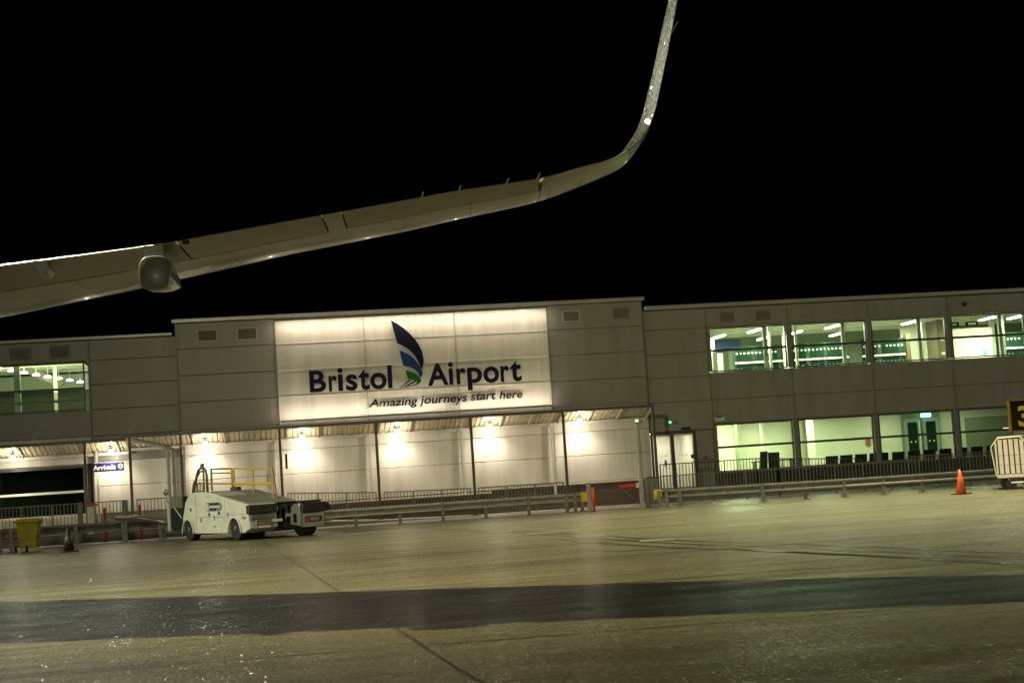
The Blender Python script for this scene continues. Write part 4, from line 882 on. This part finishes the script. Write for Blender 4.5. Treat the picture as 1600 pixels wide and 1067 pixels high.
# densify between stations (Catmull-Rom)
def cr_(p0, p1, p2, p3, t): return .5*((2*p1)+(-p0+p2)*t+(2*p0-5*p1+4*p2-p3)*t*t+(-p0+3*p1-3*p2+p3)*t**3)
dense = []; idx = []
for i_ in range(len(st)-1):
    a = [st[max(i_-1, 0)], st[i_], st[i_+1], st[min(i_+2, len(st)-1)]]
    for k in range(4):
        t_ = k/4; dense.append((cr_(a[0][0], a[1][0], a[2][0], a[3][0], t_), cr_(a[0][1], a[1][1], a[2][1], a[3][1], t_), a[1][2]+(a[2][2]-a[1][2])*t_)); idx.append(i_+t_)
dense.append(st[-1]); idx.append(len(st)-1)
def at_idx(v):
    for k in range(len(idx)-1):
        if idx[k] <= v <= idx[k+1]:
            t_ = (v-idx[k])/(idx[k+1]-idx[k]); return tuple(dense[k][j].lerp(dense[k+1][j], t_) for j in (0, 1))+(dense[k][2],), k+t_
    return dense[-1], len(idx)-1
def nrm(kf):
    k0 = max(0, int(kf)-1); k1 = min(len(dense)-1, int(kf)+2)
    s_ = ((dense[k1][0]+dense[k1][1])-(dense[k0][0]+dense[k0][1])).normalized(); k = min(int(kf), len(dense)-1); c_ = (dense[k][1]-dense[k][0]).normalized(); n = s_.cross(c_); n.normalize(); return n
def af(u, t_): return 5*t_*(.2969*math.sqrt(max(u, 0))-.126*u-.3516*u*u+.2843*u**3-.1036*u**4)
def section(s_, n, u0, u1, N=12, shrink=1.0):
    te, le, tt = s_; c_ = (te-le).length; ring = []
    us = [u0+(u1-u0)*(.5-.5*math.cos(math.pi*k/N)) if u0 == 0 else u0+(u1-u0)*k/N for k in range(N+1)]
    if u0 == 0: us = [u1*(k/N)**1.8 for k in range(N+1)]
    for u in us: ring.append(le.lerp(te, u)+n*(af(u, tt)*c_*.9*shrink+.004))
    for u in (us[::-1][:-1] if u0 == 0 else us[::-1]): ring.append(le.lerp(te, u)-n*(af(u, tt)*c_*1.05*shrink+.004))
    return ring
def wing_part(name, i0, i1, u0, u1, m, parent, N=12, shrink=1.0):
    vals = [i0]+[v for v in idx if i0+.02 < v < i1-.02]+[i1]; rings = []
    for v in vals:
        s_, kf = at_idx(v); rings.append(section(s_, nrm(kf), u0, u1, N, shrink))
    return MB().loft(rings).build(name, m, parent, smooth=False)
wingm = mat('wing_paint', (.30, .29, .255), .33, noise=(1.4, .10), coat=.4)
wingm2 = mat('wing_panel_paint', (.26, .25, .22), .38, noise=(1.4, .12), coat=.3)
lem = mat('leading_edge_metal', (.85, .82, .74), .24, metal=.9, noise=(3, .2))
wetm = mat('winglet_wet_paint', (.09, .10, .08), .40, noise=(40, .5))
def drops(m, scale, k, lo, hi, wt):
    n = m.node_tree.nodes; l = m.node_tree.links; b = n['Principled BSDF']; geo = n.new('ShaderNodeNewGeometry')
    vo = n.new('ShaderNodeTexVoronoi'); vo.inputs['Scale'].default_value = scale; l.new(geo.outputs['Position'], vo.inputs['Vector'])
    v1 = n.new('ShaderNodeVectorMath'); v1.operation = 'SUBTRACT'; v1.inputs[1].default_value = (.5, .5, .5); l.new(vo.outputs['Color'], v1.inputs[0])
    v2 = n.new('ShaderNodeVectorMath'); v2.operation = 'SCALE'; v2.inputs['Scale'].default_value = k; l.new(v1.outputs[0], v2.inputs[0])
    v3 = n.new('ShaderNodeVectorMath'); v3.operation = 'ADD'; l.new(v2.outputs[0], v3.inputs[0]); l.new(geo.outputs['Normal'], v3.inputs[1])
    v4 = n.new('ShaderNodeVectorMath'); v4.operation = 'NORMALIZE'; l.new(v3.outputs[0], v4.inputs[0]); l.new(v4.outputs[0], b.inputs['Coat Normal'])
    sp_ = n.new('ShaderNodeSeparateColor'); l.new(vo.outputs['Color'], sp_.inputs[0])
    r = n.new('ShaderNodeMapRange'); r.inputs[1].default_value = lo; r.inputs[2].default_value = hi; r.inputs[4].default_value = wt; l.new(sp_.outputs[2], r.inputs[0])
    l.new(r.outputs[0], b.inputs['Coat Weight']); b.inputs['Coat Roughness'].default_value = .12
drops(wetm, 38, .85, .25, .45, 1.0); wetm.node_tree.nodes['Principled BSDF'].inputs['Coat Roughness'].default_value = .10
wing_part('leading_edge', 0, 10, 0, .105, lem, W, 7)
wing_part('wing_box', 0, 10.1, .11, .66, wingm, W, 10)
wing_part('spar_filler', 0, 10, .655, .70, mat('gap_dark_grey', (.06, .06, .05), .6), W, 2, .9)  # dark grey filler in the flap gap; the skin seams share it
wing_part('flap', 0, 5.36, .668, 1.0, wingm2, W, 6)
wing_part('flap', 5.40, 7.465, .668, 1.0, wingm2, W, 6)
wing_part('trailing_panel', 7.478, 7.622, .66, 1.0, wingm, W, 6)
wing_part('aileron', 7.635, 10.05, .668, 1.0, wingm2, W, 6)
wing_part('wing_tip', 10.12, 13, 0, 1.0, wingm, W, 14)
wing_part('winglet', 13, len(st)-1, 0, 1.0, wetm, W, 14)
for o in W.children:
    for p in o.data.polygons: p.use_smooth = len(p.vertices) == 4
    try: o.data.set_sharp_from_angle(angle=math.radians(35))
    except Exception: pass
# seams on the lower skin and an added shiny tube imitating the trailing edge's lit rim
def wing_line(name, ps, r, m):
    MB().tube(ps, r, 4).build(name, m, W)
for v in (2.2, 3.6, 4.7, 6.1, 6.9, 8.2, 9.2, 10.3, 11.2):
    s_, kf = at_idx(v); n = nrm(kf); c_ = (s_[0]-s_[1]).length
    wing_line('skin_seam', [s_[1].lerp(s_[0], u)-n*(af(u, s_[2])*c_*1.05+.004) for u in [.12+.53*k/8 for k in range(9)]], .004, MATS['gap_dark_grey'])
q_ = [at_idx(v)[0][0]+Vector((0, -.006, 0)) for v in [x*.25 for x in range(0, 21)]]
wing_line('rim_light_tube', q_, .007, mat('rim_light_metal', (.9, .9, .95), .3, metal=.7))
# flap track fairings
def fairing(x, yt, zc, hw, hh, ln, nm='flap_track_fairing'):
    rings = []
    for q, s_ in ((0, .90), (.006, .97), (.02, 1), (.22, .97), (.45, .78), (.75, .42), (1, .08)):
        c_ = Vector((x, yt, zc))+fd*ln*q+Vector((0, 0, .06*q)); ring = []
        for k in range(20):
            a = 2*math.pi*k/20; ca, sa = math.cos(a), math.sin(a); e = .62
            ring.append(c_+Vector((math.cos(psi), -math.sin(psi), 0))*hw*s_*math.copysign(abs(ca)**e, ca)+Vector((0, 0, 1))*hh*s_*math.copysign(abs(sa)**e, sa))
        rings.append(ring)
    o = MB().loft(rings).build(nm, wingm, W, smooth=True); o.data.set_sharp_from_angle(angle=math.radians(50)); return o
f1 = fairing(-1.27, 18.95, 4.20, .180, .205, 1.9)
B(-1.38, -1.16, 19.1, 19.4, 4.36, 4.54).build('fairing_bracket', wingm2, W)
fairing(-6.9, 21.2, 4.1, .20, .24, 2.6)
MB().prism([(-2.73, 4.50), (-2.56, 4.50), (-2.53, 4.38), (-2.58, 4.33), (-2.66, 4.33), (-2.72, 4.42)], 'y', 19.6, 20.1).build('flap_hinge', wingm, W, bevel=.01)
B(-.93, -.85, 18.98, 19.05, 4.53, 4.57).build('drain_mast', darkm, W)
# static wicks
for v in (8.5, 9.05, 9.6, 10.0):
    s_, kf = at_idx(v); p = s_[0]; MB().tube([p, p+Vector((.01, -.16, .035))], .009, 5).build('static_wick', steel, W)
s_, kf = at_idx(16.8); MB().tube([s_[0], s_[0]+Vector((.05, -.12, .10))], .008, 5).build('static_wick', steel, W)
MB().lathe([(.01, -.03), (.03, 0), (.01, .03)], (4.30, 17.1, 5.40), 12, 'y').build('navigation_light', mat('nav_lens', (.7, .8, .7), .1, emit=(.9, 1, .95), estr=9.0), W)
